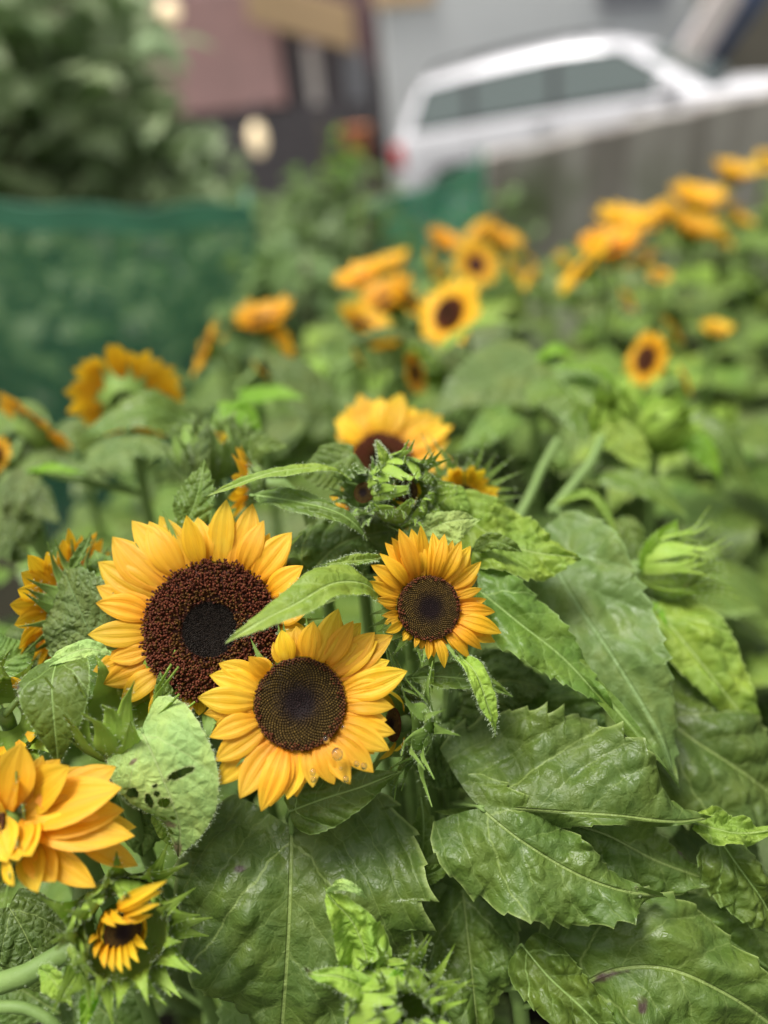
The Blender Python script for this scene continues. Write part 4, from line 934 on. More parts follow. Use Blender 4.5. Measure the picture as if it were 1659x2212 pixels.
q6 = bgp('leafy sunflower plant at the left edge in front of the dark green net', 10, 905, 1.25, 406)
q6.pleaf([(-40, 930, 1.22), (40, 905, 1.2), (130, 950, 1.18)], 60, 60, nh=(0, .7, .7), mat='mid', prof='cord')
q6.pleaf([(20, 1010, 1.1), (90, 985, 1.08), (190, 1040, 1.06)], 64, 60, nh=(0, .7, .7), mat='grey', prof='cord')
q6.pleaf([(-20, 1090, 1.05), (50, 1070, 1.03), (130, 1130, 1.02)], 60, 60, nh=(0, .6, .8), mat='dark', prof='cord')
q7 = bgp('leafy sunflower plant filling the bed between the arched bloom and the left edge', 170, 930, 1.3, 407)
q7.pleaf([(230, 960, 1.15), (150, 940, 1.13), (70, 980, 1.12)], 56, 56, nh=(0, .7, .7), mat='mid', prof='cord')

# leafy filler plants: one of each kind is built, then copied
def template(seed, budtop):
    rs = random.Random(seed); pl = Plant('leafy sunflower plant without an open bloom in the crowded bed', (0, 0, 0), group='leafy sunflower plants filling the bed')
    pl.stem([(0, 0, 0), (rs.uniform(-.02, .02), 0, .5), (rs.uniform(-.03, .03), rs.uniform(-.03, .03), .96)], (.011, .010, .006))
    n = 13
    for i in range(n):
        z = .42 + .52 * i / (n - 1); c = pl.paths[0]; p = c[np.argmin(abs(c[:, 2] - z))]; a = i * 2.4 + rs.random() * .5
        d = V3((math.cos(a), math.sin(a), 0)); young = i > n - 4; Ln = (.10 if young else .17) * rs.uniform(.85, 1.25)
        b = p + d * (.02 if young else .06) + V3((0, 0, .02)); el = rs.uniform(-.1, .35)
        m_ = b + d * Ln * .5 + V3((0, 0, Ln * (el * .5 + .05))); t = b + d * Ln * .92 + V3((0, 0, Ln * (el - .35)))
        a_ = Acc(); k = dict(petiole=[(b + p) / 2 - V3((0, 0, .008)), p])
        leaf(a_, [b, m_, t], Ln * .40, nh=V3((0, 0, 1)) + d * .25, nu=26, nv=11, quilt=.001, seed=seed * 31 + i, teeth=.08, wave=.006, **k)
        a_.build('leaf', LM(rs.choice(['mid', 'grey', 'dark', 'dark'] if not young else ['light', 'mid', 'mid'])), pl.e, pl.o)
    if budtop:
        c = V3(pl.paths[0][-1]) + V3((0, 0, .015)); bud(pl, c, V3((rs.uniform(-.5, .5), rs.uniform(-.5, .3), 1)), .02, nb=22, open_=.2, seed=seed, sub=False, mat='bract_bright', disk=False, tiplen=.7)
    return pl.e
def copy_tree(o, parent=None):
    c = o.copy(); COL.objects.link(c)
    if parent is not None: c.parent = parent
    for ch in list(o.children): copy_tree(ch, c)
    return c
TPL = [template(500 + i, i % 2 == 0) for i in range(6)]
def edge_y(x):       # upper limit of the bed in the picture
    return float(np.interp(x, [-400, 0, 200, 350, 520, 740, 930, 1150, 1280, 1480, 1660, 2100], [960, 900, 800, 760, 680, 590, 540, 560, 500, 430, 380, 330]))
rf = random.Random(77); cnt = 0; used = [False] * 6
taken = [Vector((o.location.x, o.location.y, 0)) for o in COL.objects if o.type == 'EMPTY' and o.get('category') and o.name.split('.')[0] == 'sunflower_plant' and o not in TPL]
Y = .78
while Y < 4.6:
    X = -2.3
    while X < 3.2:
        x, y = X + rf.uniform(-.07, .07), Y + rf.uniform(-.07, .07)
        hgt = rf.uniform(.92, 1.06) * (.80 if y < 1.0 else 1)
        sx, sy, sd_ = proj((x, y, hgt))
        if sx < 400 and 980 < sy < 1300:
            hgt *= .76
            if rf.random() < .65: X += .215; continue
        if sy > edge_y(sx) + 5 and -260 < sx < 1950 and sy < 2400 and min((Vector((x, y, 0)) - t).length for t in taken) > .10:
            j = rf.randrange(6)
            if used[j]: e = copy_tree(TPL[j])
            else: e = TPL[j]; used[j] = True
            e.location = (x, y, 0); e.rotation_euler = (0, 0, rf.uniform(0, 6.28)); s_ = hgt / .98; e.scale = (s_, s_, s_); cnt += 1
        X += .215
    Y += .215
print('fillers', cnt)

# ================================================================== ground, nets, shrubs, wall, car, buildings
def sheet(name, f, xs, ys, mat, kind='structure'):
    X, Yy = np.meshgrid(xs, ys); Z = np.vectorize(f)(X, Yy); a = Acc(); a.add(np.stack([X, Yy, Z], -1), gfaces(len(ys), len(xs)))
    return tag(a.build(name, [mat]), None, None, None, kind)
M['grass'] = plain_mat('rough_ground', (.06, .085, .03), .95, .8, 6, (.05, .045, .03), .5)
M['asphalt'] = plain_mat('asphalt', (.06, .06, .058), .9, .5, 20, (.04, .04, .04), .4)
xs = np.unique(np.concatenate([np.linspace(-60, -6, 12), np.linspace(-6, 8, 57), np.linspace(8, 60, 12)])); ys = np.unique(np.concatenate([np.linspace(-6, 12, 91), np.linspace(12, 120, 20)]))
sheet('ground', lambda x, y: ground_z(x, y) + .012 * math.sin(x * 3.1) * math.cos(y * 2.3) - .012, xs, ys, M['grass'])
a = Acc(); X, Yy = np.meshgrid(np.linspace(-2.6, 3.6, 90), np.linspace(.2, 4.4, 70)); Z = .012 + .018 * sn(X * 6, Yy * 6, 4) + .01 * np.sin(Yy * 14)
Z = Z + 0.0; a.add(np.stack([X, Yy, Z + .02], -1), gfaces(70, 90)); tag(a.build('soil_bed', [M['soil']]), None, None, None, 'structure')
sheet('road', lambda x, y: ground_z(x, y) + .012, np.linspace(-4, 8, 60), np.linspace(8.2, 13.2, 40), M['asphalt'])

def box(acc, p0, p1, mi=0, mtx=None, bev=0):
    x0, y0, z0 = p0; x1, y1, z1 = p1
    v = np.array([(x, y, z) for z in (z0, z1) for (x, y) in ((x0, y0), (x1, y0), (x1, y1), (x0, y1))], float)
    if mtx is not None: v = np.array([list(mtx @ Vector(q)) for q in v])
    acc.add(v, [(3, 2, 1, 0), (4, 5, 6, 7), (0, 1, 5, 4), (1, 2, 6, 5), (2, 3, 7, 6), (3, 0, 4, 7)], None, None, mi)
def bevel(o, w, seg=2):
    m = o.modifiers.new('bevel', 'BEVEL'); m.width = w; m.segments = seg; m.limit_method = 'ANGLE'; return o

# --- green nets (woven mesh: open weave lets the plants behind show)
def net_mat(name, c, scale, cover):
    m, nt, b = newmat(name); N = NB(nt)
    uv = N.n('ShaderNodeUVMap').outputs[0]; sep = N.n('ShaderNodeSeparateXYZ'); N.l(uv, sep.inputs[0])
    def line(s_): return N.m('LESS_THAN', N.m('FRACT', N.m('MULTIPLY', s_, scale)), cover)
    al = N.m('MAXIMUM', line(sep.outputs[0]), line(sep.outputs[1]))
    b.inputs['Base Color'].default_value = (*c, 1); b.inputs['Roughness'].default_value = .6; b.inputs['Alpha'].default_value = 1
    tl = N.n('ShaderNodeBsdfTranslucent'); tl.inputs[0].default_value = (*c, 1); tp = N.n('ShaderNodeBsdfTransparent')
    m1 = N.n('ShaderNodeMixShader'); m1.inputs[0].default_value = .35; N.l(b.outputs[0], m1.inputs[1]); N.l(tl.outputs[0], m1.inputs[2])
    m2 = N.n('ShaderNodeMixShader'); N.l(al, m2.inputs[0]); N.l(tp.outputs[0], m2.inputs[1]); N.l(m1.outputs[0], m2.inputs[2])
    N.l(m2.outputs[0], nt.nodes['Material Output'].inputs[0]); return m
M['net'] = net_mat('net_green', (.07, .235, .13), 300, .36); M['net2'] = net_mat('net_green_bright', (.05, .40, .22), 300, .40)
M['hem'] = plain_mat('net_hem', (.10, .32, .19), .7, .4, 8, trans=.3)
M['post'] = plain_mat('net_post', (.05, .16, .09), .5, .3, 20)
def net(path, zt, zb, label, mat, posts, amp=.02):
    """path: ground track points (x,y); zt/zb tops and bottoms along it"""
    n = 90; t = np.linspace(0, 1, n); px = np.interp(t, np.linspace(0, 1, len(path)), [p[0] for p in path]); py = np.interp(t, np.linspace(0, 1, len(path)), [p[1] for p in path])
    top = np.interp(t, np.linspace(0, 1, len(zt)), zt); nvv = 30; s_ = np.linspace(0, 1, nvv)[:, None]
    L = np.concatenate([[0], np.cumsum(np.hypot(np.diff(px), np.diff(py)))])
    Z = zb + (top[None] - zb) * s_; off = amp * np.sin(L * 9)[None] * (1 - .5 * s_) + amp * .5 * np.sin(L * 23 + 4 * s_)
    top = top + .012 * np.sin(L * 7 + 1) + .006 * np.sin(L * 19); Z = zb + (top[None] - zb) * s_
    pos = np.stack([px[None] + 0 * Z, py[None] + off, Z], -1)
    e = empty('net_fence', (px[0], py[0], zb), label, 'net fence'); og = (px[0], py[0], zb)
    a = Acc(); a.add(pos, gfaces(nvv, n), np.stack([L[None] + 0 * Z, Z], -1)); a.build('net', [mat], e, og)
    a = Acc(); hz_ = np.stack([np.stack([px, py + off[-1] - .006, top - q_], -1) for q_ in (.07, .035, 0)]); a.add(hz_, gfaces(3, n)); a.build('hem', [M['hem']], e, og)
    a = Acc(); k = np.arange(0, n, 3); tube(a, [(px[i], py[i] + off[-1, i], top[i]) for i in k], .006, 6, 90); a.build('top_rope', [mat if False else M['post']], e, og)
    for f in posts:
        i = int(f * (n - 1)); a = Acc(); tube(a, [(px[i], py[i] + .03, ground_z(px[i], py[i]) - .1), (px[i], py[i] + .03, top[i] + .04)], .014, 8); a.build('post', [M['post']], e, og)
A0 = P(-160, 448, 2.35); A1 = P(250, 442, 2.55); A2 = P(540, 446, 2.8); 
net([(A0.x, A0.y), (A1.x, A1.y), (A2.x, A2.y)], [A0.z, A1.z, A2.z], .0, 'dark green net fence on the left in front of the broad leaved shrub', M['net'], (.01, .99), .012)
B0 = P(800, 455, 4.2); B1 = P(920, 405, 4.2); B2 = P(1045, 335, 4.2)
net([(B0.x, B0.y), (B1.x, B1.y), (B2.x, B2.y)], [B0.z, B1.z, B2.z], -.05, 'small bright green net piece with a slanting top, below the rear of the car', M['net2'], (.99,), .03)

# --- shrubs
M['shrub'] = leaf_mat('shrub_leaf_hazed', (.25, .325, .185), (.26, .32, .19), (.2, .28, .14), rough=.5, trans=.38, bump=.3)  # pale tone and extra translucency stand in for background haze
M['shrub2'] = leaf_mat('shrub_leaf_green', (.085, .14, .045), (.14, .20, .07), (.2, .3, .1), rough=.5, trans=.35, bump=.3)
M['wood'] = plain_mat('shrub_stem', (.10, .08, .05), .8, .6, 40)
def shrub(label, ctr, rx, ry, z0, z1, n, size, mat, seed, name='shrub', dens=None):
    rs = np.random.default_rng(seed); e = empty(name, (ctr[0], ctr[1], ground_z(*ctr[:2])), label, 'shrub'); og = tuple(e.location)
    a = Acc()
    for i in range(7):
        an = rs.uniform(0, 6.28); tp = V3((ctr[0] + rx * .6 * math.cos(an), ctr[1] + ry * .6 * math.sin(an), z1 * rs.uniform(.6, .95)))
        tube(a, [og, V3(og) * .6 + tp * .4 + rs.normal(0, .08, 3), tp], [.03, .018, .006], 7)
    a.build('stems', [M['wood']], e, og)
    a = Acc(); k = 0
    while k < n:
        q = rs.normal(0, .5, 3)
        if np.linalg.norm(q) > 1: continue
        p = V3(ctr[:2] + (0,)) + np.array([q[0] * rx, q[1] * ry, 0]); p[2] = z0 + (z1 - z0) * (.5 + .5 * q[2])
        if dens is not None and not dens(p): k += .2; continue
        d = rs.normal(0, 1, 3); d[2] *= .4; d = nz(d); L_ = size * rs.uniform(.6, 1.3)
        nn_ = nz(V3((0, -.35, 1)) + rs.normal(0, .45, 3)); 
        c_ = [p, p + d * L_ * .5 + nn_ * L_ * .05, p + d * L_ - V3((0, 0, L_ * .3))]
        leaf(a, c_, L_ * .40, nh=nn_, nu=9, nv=7, quilt=0, rump=0, teeth=0, prof='cord', back=.08, seed=int(k), fold=.15, droop=.3)
        k += 1
    a.build('foliage', [mat], e, og)
s0 = P(100, 200, 3.9); s1 = P(640, 500, 3.6); s2 = P(300, 560, 3.2); s3 = P(20, 60, 4.8); s4 = P(720, 420, 4.6)
shrub('tall broad leaved shrub with grey green leaves behind the net at the left', (s0.x - .12, s0.y), .80, .5, .5, 2.3, 800, .19, M['shrub'], 1)
shrub('dense leafy shrub low behind the dark green net', (s2.x - .3, s2.y + .1), 1.35, .3, .0, 1.10, 650, .12, M['shrub2'], 2)
shrub('climbing leafy shrub spilling over the right end of the dark net', (s1.x, s1.y), .55, .35, .1, 1.18, 420, .11, M['shrub2'], 3)
shrub('pale bush with haze painted into its leaf colour, far behind the tall broad leaved shrub', (s3.x - .4, s3.y + .8), 1.1, .5, .3, 2.7, 700, .17, M['shrub'], 4)
shrub('small green shrub between the nets', (s4.x, s4.y), .5, .35, -.3, 1.1, 330, .10, M['shrub2'], 5)
s5 = P(1000, 450, 4.9); shrub('low green weeds bush behind the small bright net', (s5.x, s5.y), .45, .3, -.3, .95, 260, .09, M['shrub2'], 6)
s7 = P(405, 345, 4.0); shrub('sprawling grey green shrub at the foot of the pink shop, left of the oval lantern', (s7.x, s7.y), .30, .3, .2, 1.38, 240, .15, M['shrub'], 8)
s8 = P(575, 540, 2.6); shrub('leafy green shrub hiding the end of the dark green net', (s8.x, s8.y), .22, .14, .3, 1.12, 170, .09, M['shrub2'], 9)
s6 = P(725, 320, 7.0); shrub('bright yellow green shoot in front of the dark shop front', (s6.x, s6.y), .16, .16, -.4, s6.z + .3, 90, .12, M['bright'], 7)

# --- concrete wall with stains and moss
m, nt, b = newmat('stained_concrete'); N = NB(nt); tc = N.n('ShaderNodeTexCoord').outputs['Object']
mp = N.n('ShaderNodeMapping'); mp.inputs['Scale'].default_value = (2.6, 2.6, .18); N.l(tc, mp.inputs[0]); no = N.noise(mp.outputs[0], 1.6, 4, .65)
sp = N.n('ShaderNodeSeparateXYZ'); N.l(tc, sp.inputs[0])
c_ = N.mix(N.ss(no, .3, .68), (.19, .165, .145), (.48, .445, .41)); c_ = N.mix(N.ss(N.noise(tc, 8, 4), .4, .7, 0, .35), c_, (.2, .18, .15))
ms = N.m('MULTIPLY', N.ss(N.noise(tc, 1.2, 3), .35, .6), N.ss(sp.outputs[2], .75, 1.35, 1, 0)); ms = N.m('MULTIPLY', ms, N.ss(sp.outputs[0], .6, 2.0, 1, .15))
c_ = N.mix(ms, c_, (.075, .11, .03)); N.l(c_, b.inputs['Base Color']); b.inputs['Roughness'].default_value = .9; M['conc'] = m
w0 = P(1052, 338, 7.0); w1 = P(2000, 120, 8.0)
dv = Vector((w1.x - w0.x, w1.y - w0.y, 0)); Lw = dv.length; dv.normalize(); pv = Vector((-dv.y, dv.x, 0)); zb = ground_z(0, w0.y) - .1
a = Acc(); nseg = 24; og = (w0.x, w0.y, zb)
for k in range(2):
    pass
tp = np.linspace(0, 1, nseg); prof_ = []
for t in tp:
    b0 = w0 + dv * Lw * t; zt = w0.z + (w1.z - w0.z) * t + .01 * math.sin(t * 40)
    prof_.append([(b0.x, b0.y, zb), (b0.x, b0.y, zt - .02), (b0.x + pv.x * .02, b0.y + pv.y * .02, zt), (b0.x + pv.x * .16, b0.y + pv.y * .16, zt), (b0.x + pv.x * .18, b0.y + pv.y * .18, zb)])
pr = np.array(prof_); a.add(pr, gfaces(nseg, 5) + [tuple(range(5))[::-1], tuple((nseg - 1) * 5 + k for k in range(5))])
o = tag(a.build('concrete_wall', [M['conc']], None, og, smooth=False), 'low weathered concrete wall with dark vertical stains and moss, in front of the car', 'wall'); o.location = og

# --- silver car
M['paint'] = plain_mat('silver_paint', (.66, .65, .675), .42, .1, 3, (.56, .56, .58), metal=.1, coat=.15)
M['glass'] = plain_mat('car_glass', (.10, .125, .118), .12, spec=.7)
M['blacktrim'] = plain_mat('black_trim', (.02, .02, .022), .5)
M['tyre'] = plain_mat('tyre', (.02, .02, .02), .85)
M['rim'] = plain_mat('rim', (.5, .5, .52), .3, metal=.9)
M['tail'] = plain_mat('tail_lamp', (.5, .01, .02), .2, coat=.6)
M['lamp'] = plain_mat('head_lamp', (.7, .7, .72), .12, coat=.8)
r0 = P(855, 330, 10.9); r1 = P(1800, 150, 8.6)
yaw = math.atan2(r1.y - r0.y, r1.x - r0.x)
CZ = -.50
car = empty('parked_car', (r0.x + .42, r0.y, CZ), 'silver estate car parked behind the concrete wall, its windows dark', 'car')
car.rotation_euler = (0, -math.radians(5.5), yaw)
def extr(prof, ys_, ins=None):
    """side profile (x,z) swept over the width; ins narrows the outline at the outer sections"""
    a = Acc(); n = len(prof); P_ = np.array(prof, float); cx = P_.mean(0)
    rings = []
    for y, s in zip(ys_, ins or [1] * len(ys_)):
        q = cx + (P_ - cx) * np.array([s, s]); rings.append(np.stack([q[:, 0], np.full(n, y), q[:, 1]], 1))
    f = gfaces(len(ys_), n, True) + [tuple(range(n))[::-1], tuple((len(ys_) - 1) * n + k for k in range(n))]
    a.add(np.array(rings), f); return a
body = [(0.02, .30), (.0, .55), (.03, .80), (.06, 1.02), (.15, 1.06), (1.2, 1.06), (2.4, 1.05), (3.35, 1.02), (3.7, 1.00), (4.3, .92), (4.58, .82), (4.68, .62), (4.68, .35), (4.55, .26), (4.25, .26), (4.18, .50), (3.98, .66), (3.75, .70), (3.52, .66), (3.32, .50), (3.25, .26), (1.25, .26), (1.18, .50), (.98, .66), (.75, .70), (.52, .66), (.36, .50), (.30, .28)]
o = bevel(extr(body, [-.86, -.83, .83, .86], [.985, 1, 1, .985]).build('body', [M['paint']], car, smooth=True), .03, 3)
bo = o
# cabin: belt outline wide, roof outline narrower
a = Acc(); bel = [(.06, 1.04), (3.45, 1.02)]; 
sec = [ # x at belt, x at roof, roof z
 (.08, .28, 1.48), (.2, .42, 1.60), (1.1, 1.15, 1.66), (2.0, 1.95, 1.67), (2.7, 2.35, 1.63), (3.1, 2.58, 1.56), (3.52, 2.78, 1.48)]
ring = []
for (xb, xr, zr) in sec: ring.append([(xb, -.84, 1.0), (xb + (xr - xb) * .5, -.765, 1.0 + (zr - 1.0) * .5), (xr, -.69, zr - .05), (xr, -.56, zr), (xr, 0, zr + .02), (xr, .56, zr), (xr, .69, zr - .05), (xb + (xr - xb) * .5, .765, 1.0 + (zr - 1.0) * .5), (xb, .84, 1.0)])
a.add(np.array(ring), [f[::-1] for f in gfaces(len(sec), 9)] + [tuple(range(9)), tuple((len(sec) - 1) * 9 + k for k in range(9))[::-1]]); a.build('cabin', [M['paint']], car)
def win(quad, name, side=-1, mat='glass', th=.012):
    a = Acc(); q = np.array([(x, side * (.857 - (z - 1.0) * .26), z) for (x, z) in quad]); q2 = q + np.array([0, side * th, 0]); n = len(q)
    a.add(np.vstack([q, q2]), [tuple(range(n)), tuple(n + k for k in range(n))[::-1]] + [(k, (k + 1) % n, n + (k + 1) % n, n + k) for k in range(n)]); return a.build(name, [M[mat]], car, smooth=False)
for sd2 in (-1, 1):
    win([(.24, 1.075), (3.24, 1.07), (2.98, 1.29), (2.62, 1.53), (1.95, 1.565), (1.0, 1.54), (.44, 1.51)], 'window_surround', sd2, 'blacktrim', .006)
    win([(.28, 1.10), (.95, 1.11), (.95, 1.50), (.46, 1.48)], 'window', sd2)
    win([(1.03, 1.11), (1.90, 1.11), (1.90, 1.54), (1.03, 1.51)], 'window', sd2)
    win([(1.98, 1.11), (3.18, 1.10), (2.95, 1.28), (2.62, 1.50), (1.98, 1.54)], 'window', sd2)
    a = Acc(); tube(a, [(.5, sd2 * .58, 1.62), (.6, sd2 * .58, 1.70), (1.4, sd2 * .58, 1.74), (2.1, sd2 * .58, 1.73), (2.25, sd2 * .58, 1.66)], .018, 8, 30); a.build('roof_rail', [M['blacktrim']], car)
    a = Acc(); box(a, (3.02, sd2 * .88 if sd2 > 0 else -1.08, 1.05), (3.20, 1.08 if sd2 > 0 else -.88, 1.20)); bevel(a.build('mirror', [M['paint']], car), .03)
    for xx in (.97, 1.94, 3.08):
        a = Acc(); yq = .865; box(a, (xx, min(sd2 * yq, sd2 * (yq + .004)), .34), (xx + .008, max(sd2 * yq, sd2 * (yq + .004)), 1.04)); a.build('door_seam', [M['blacktrim']], car)
    for xx in (1.70, 2.72):
        a = Acc(); y0_, y1_ = sorted((sd2 * .868, sd2 * .895)); box(a, (xx, y0_, .93), (xx + .17, y1_, .96)); bevel(a.build('door_handle', [M['blacktrim']], car), .008)
    a = Acc(); y0_, y1_ = sorted((sd2 * .60, sd2 * .875)); box(a, (-.02, y0_, .72), (.14, y1_, .98)); bevel(a.build('tail_light', [M['tail']], car), .03)
    a = Acc(); y0_, y1_ = sorted((sd2 * .55, sd2 * .84)); box(a, (4.40, y0_, .66), (4.66, y1_, .80)); bevel(a.build('headlight', [M['lamp']], car), .03)
    for xx in (.75, 3.75):
        a = Acc(); th = np.linspace(0, 2 * np.pi, 28, endpoint=False); rg = []
        for (r, y) in ((.21, .66), (.31, .66), (.325, .70), (.325, .83), (.31, .87), (.21, .87)): rg.append([(xx + r * math.cos(t), sd2 * y, .32 + r * math.sin(t)) for t in th])
        a.add(np.array(rg), gfaces(6, 28, True)); ty = a.build('wheel', [M['tyre']], car)
        a = Acc(); rg = [[(xx + r * math.cos(t), sd2 * y, .32 + r * math.sin(t)) for t in th] for (r, y) in ((.215, .72), (.215, .86), (.18, .865), (.15, .83), (.04, .85), (.001, .85))]
        a.add(np.array(rg), gfaces(6, 28, True)); a.build('rim', [M['rim']], ty)
a = Acc(); q = np.array([(.055, -.62, 1.12), (.055, .62, 1.12), (.22, .56, 1.44), (.22, -.56, 1.44)]); q2 = q + np.array([-.012, 0, .004]); a.add(np.vstack([q, q2]), [(0, 1, 2, 3), (7, 6, 5, 4), (0, 4, 5, 1), (1, 5, 6, 2), (2, 6, 7, 3), (3, 7, 4, 0)]); a.build('rear_window', [M['glass']], car, smooth=False)
a = Acc(); q = np.array([(3.50, -.70, 1.06), (3.50, .70, 1.06), (2.86, .58, 1.44), (2.86, -.58, 1.44)]); q2 = q + np.array([.035, 0, .03]); a.add(np.vstack([q, q2]), [(3, 2, 1, 0), (4, 5, 6, 7), (0, 1, 5, 4), (1, 2, 6, 5), (2, 3, 7, 6), (3, 0, 4, 7)]); a.build('windshield', [M['glass']], car, smooth=False)
a = Acc(); box(a, (-.05, -.80, .34), (.12, .80, .52)); bevel(a.build('bumper', [M['paint']], car), .04)
a = Acc(); box(a, (4.60, -.80, .30), (4.74, .80, .50)); bevel(a.build('bumper', [M['paint']], car), .04)

# --- buildings
def slab(label, name, cat, x0, x1, d, ztop, zbot, depth, mat, lab_y=0):
    pass
M['pink'] = plain_mat('pink_wall', (.45, .27, .255), .85, .5, 3, (.33, .21, .20), .2)
M['mauve'] = plain_mat('mauve_wall', (.20, .12, .13), .85, .4, 3)
M['greywall'] = plain_mat('pale_grey_wall', (.57, .585, .575), .8, .25, 2, (.51, .52, .515), .1)
M['darkin'] = plain_mat('dark_door', (.085, .074, .080), .6, .4, 6)
M['tan'] = plain_mat('tan_board', (.58, .40, .22), .7, .4, 5, (.48, .32, .17))
M['navy'] = plain_mat('navy_cloth', (.025, .045, .10), .7, .3, 6)
M['beigewall'] = plain_mat('beige_wall', (.50, .45, .42), .85, .3, 4)
M['olivewall'] = plain_mat('olive_brown_wall', (.16, .145, .11), .85, .5, 3)
M['glow'] = plain_mat('warm_lamp', (1, .80, .50), .5, emit=.35)
M['terra'] = plain_mat('terracotta', (.45, .16, .06), .7, .4, 12)
M['steel'] = plain_mat('grey_metal', (.25, .25, .27), .45, metal=.6)
GZ = -.45
YB = 14.0
def at_y(x, y, Yw):
    """point of the vertical plane Y = Yw seen at a picture position"""
    r = V3(P(x, y, 1)) - V3(CAM_LOC); k = (Yw) / r[1]; return V3(CAM_LOC) + r * k
def vbox(acc, x0, x1, z0, z1, Yw, dep, mi=0): box(acc, (x0, Yw, z0), (x1, Yw + dep, z1), mi)
g0 = at_y(836, 250, YB)[0]; gr = at_y(1560, 150, YB)[0]
# pink shop building
pb = empty('shop_building', (g0 - 4, YB, GZ), 'dusky pink shop building with dark doorways, behind the shrubs', 'building'); og = tuple(pb.location)
xl = at_y(395, 150, YB)[0]; xm = at_y(610, 150, YB)[0]
a = Acc(); zk = at_y(500, 238, YB)[2]
vbox(a, -14, g0 - .06, GZ, 6.5, YB + .30, 4); a.build('wall', [M['mauve']], pb, og, False)
a = Acc(); vbox(a, xl - 1.2, xm, zk, at_y(500, 28, YB)[2] + .3, YB, .29); bevel(a.build('pink_panel', [M['pink']], pb, og, False), .02)
a = Acc(); vbox(a, xl - 1.2, g0 - .3, GZ, zk - .04, YB + .02, .27); a.build('plinth', [M['darkin']], pb, og, False)
for (xa, xb, mk, ya, yb_) in ((625, 655, 'darkin', 70, 250), (662, 690, 'beigewall', 95, 230), (700, 735, 'darkin', 90, 300), (745, 790, 'steel', 110, 300), (795, 825, 'darkin', 150, 320)):
    a = Acc(); x0, x1 = at_y(xa, 150, YB)[0], at_y(xb, 150, YB)[0]; vbox(a, x0, x1, at_y((xa + xb) / 2, yb_, YB)[2], at_y((xa + xb) / 2, ya, YB)[2], YB + .05, .24); bevel(a.build('door_panel', [M[mk]], pb, og, False), .01)
# sign board hanging off the shop, running away to the right
s_a, s_b = at_y(530, -8, YB - .6), at_y(765, 62, YB - .2)
sb = Acc(); dx = s_b - s_a; hh = .28
v = []
for q in (s_a, s_b):
    for (oy, oz) in ((0, -hh), (.1, -hh), (.1, hh), (0, hh)): v.append(q + np.array([0, oy, oz]))
sb.add(np.array(v), [(0, 1, 2, 3), (7, 6, 5, 4), (0, 4, 5, 1), (1, 5, 6, 2), (2, 6, 7, 3), (3, 7, 4, 0)])
o = sb.build('sign_board', [M['tan']], None, tuple(s_a), False); o.location = s_a; tag(bevel(o, .02), 'long slanting tan sign board across the top of the pink shop', 'sign board')
def lamp_ball(x, y, Yw, rx, rz, label, name='lamp'):
    c = at_y(x, y, Yw); e = empty(name, (c[0], c[1], c[2] - rz), label, 'lamp'); og = tuple(e.location)
    a = Acc(); t = np.linspace(.02, math.pi - .02, 12)[:, None]; th = np.linspace(0, 2 * np.pi, 20, endpoint=False)[None]
    a.add(c + np.stack([rx * np.sin(t) * np.cos(th), rx * np.sin(t) * np.sin(th), rz * np.cos(t) + 0 * th], -1), gfaces(12, 20, True)); a.build('lamp_shade', [M['glow']], e, og)
    a = Acc(); tube(a, [(c[0], c[1] + .0, c[2] + rz * .9), (c[0], c[1] + .02, c[2] + rz + .15), (c[0], YB + .1, c[2] + rz + .18)], .02, 8); a.build('bracket', [M['darkin']], e, og)
lamp_ball(556, 300, 12.5, .11, .20, 'cream oval lantern glowing between the shrubs and the pink shop')
lamp_ball(366, 25, 12.8, .13, .13, 'round cream lamp at the top left above the shrubs')
c = at_y(772, 312, 11.8); e = empty('flower_pot', (c[0], c[1], GZ), 'terracotta orange pot on a post beside the car', 'pot'); og = tuple(e.location)
a = Acc(); th = np.linspace(0, 2 * np.pi, 20, endpoint=False)[None]; rz_ = np.array([(.06, -.22), (.12, -.18), (.16, 0), (.19, .18), (.2, .2), (.17, .2), (.15, .1)])
a.add(c + np.stack([rz_[:, :1] * np.cos(th), rz_[:, :1] * np.sin(th), rz_[:, 1:] + 0 * th], -1), gfaces(7, 20, True)); a.build('pot', [M['terra']], e, og)
a = Acc(); tube(a, [(c[0], c[1], GZ), (c[0], c[1], c[2] - .2)], .05, 8); a.build('post', [M['darkin']], e, og)
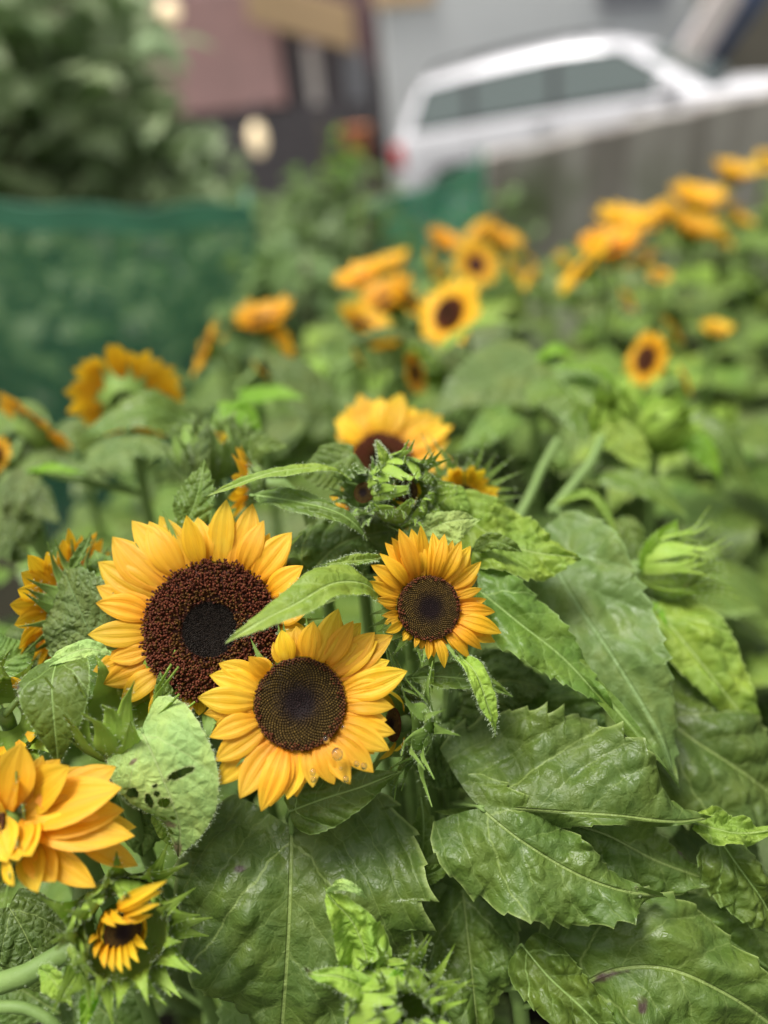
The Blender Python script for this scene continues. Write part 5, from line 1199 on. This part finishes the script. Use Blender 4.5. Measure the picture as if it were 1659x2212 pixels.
# pale grey building behind the car
gb = empty('pale_building', (g0, YB - .8, GZ), 'plain pale grey building behind the silver car', 'building'); og = tuple(gb.location)
a = Acc(); vbox(a, g0, gr + 3.2, GZ, 6.8, YB - .8, 6); a.build('wall', [M['greywall']], gb, og, False)
a = Acc(); q = at_y(1290, 10, YB - .8); vbox(a, q[0], q[0] + .9, q[2] - .05, q[2] + .8, YB - .86, .05); bevel(a.build('window', [M['steel']], gb, og, False), .01)
a = Acc(); q = at_y(905, 8, YB - .8); vbox(a, q[0] - .6, q[0] + .2, q[2], q[2] + .25, YB - .88, .07); bevel(a.build('vent_box', [M['tan']], gb, og, False), .01)
a = Acc(); tube(a, [at_y(1235, -30, YB - .95), at_y(1232, 130, YB - .95)], .03, 8); a.build('drain_pipe', [M['greywall']], gb, og)
# awning on the far right: slanting navy cloth on a pale frame
aw0, aw1 = at_y(1530, 135, 11.5), at_y(1650, -30, 11.5)
e = empty('awning', tuple(at_y(1530, 135, 11.5) - np.array([0, 0, .0])), 'navy awning edge slanting down at the top right corner', 'awning'); og = tuple(e.location)
def beam(acc, p, q, w, dep):
    p, q = V3(p), V3(q); t = nz(q - p); s_ = nz(np.cross(t, (0, 1, 0))); v = []
    for r in (p, q):
        for (a_, b_) in ((-w, 0), (w, 0), (w, dep), (-w, dep)): v.append(r + s_ * a_ + np.array([0, b_, 0]))
    acc.add(np.array(v), [(3, 2, 1, 0), (4, 5, 6, 7), (0, 1, 5, 4), (1, 2, 6, 5), (2, 3, 7, 6), (3, 0, 4, 7)])
a = Acc(); beam(a, aw0, aw1, .13, 1.2); bevel(a.build('cloth', [M['navy']], e, og, False), .02)
a = Acc(); beam(a, at_y(1490, 130, 11.4), at_y(1590, -30, 11.4), .16, .2); bevel(a.build('frame', [M['beigewall']], e, og, False), .02)
a = Acc(); x0 = at_y(1555, 100, 12.3)[0]; vbox(a, x0, x0 + 5, GZ, 6, 12.85, .3); o = a.build('brown_wall', [M['olivewall']], None, (x0, 12.85, GZ), False); o.location = (x0, 12.85, GZ); tag(o, 'dark olive brown wall behind the navy awning at the right edge', 'wall')
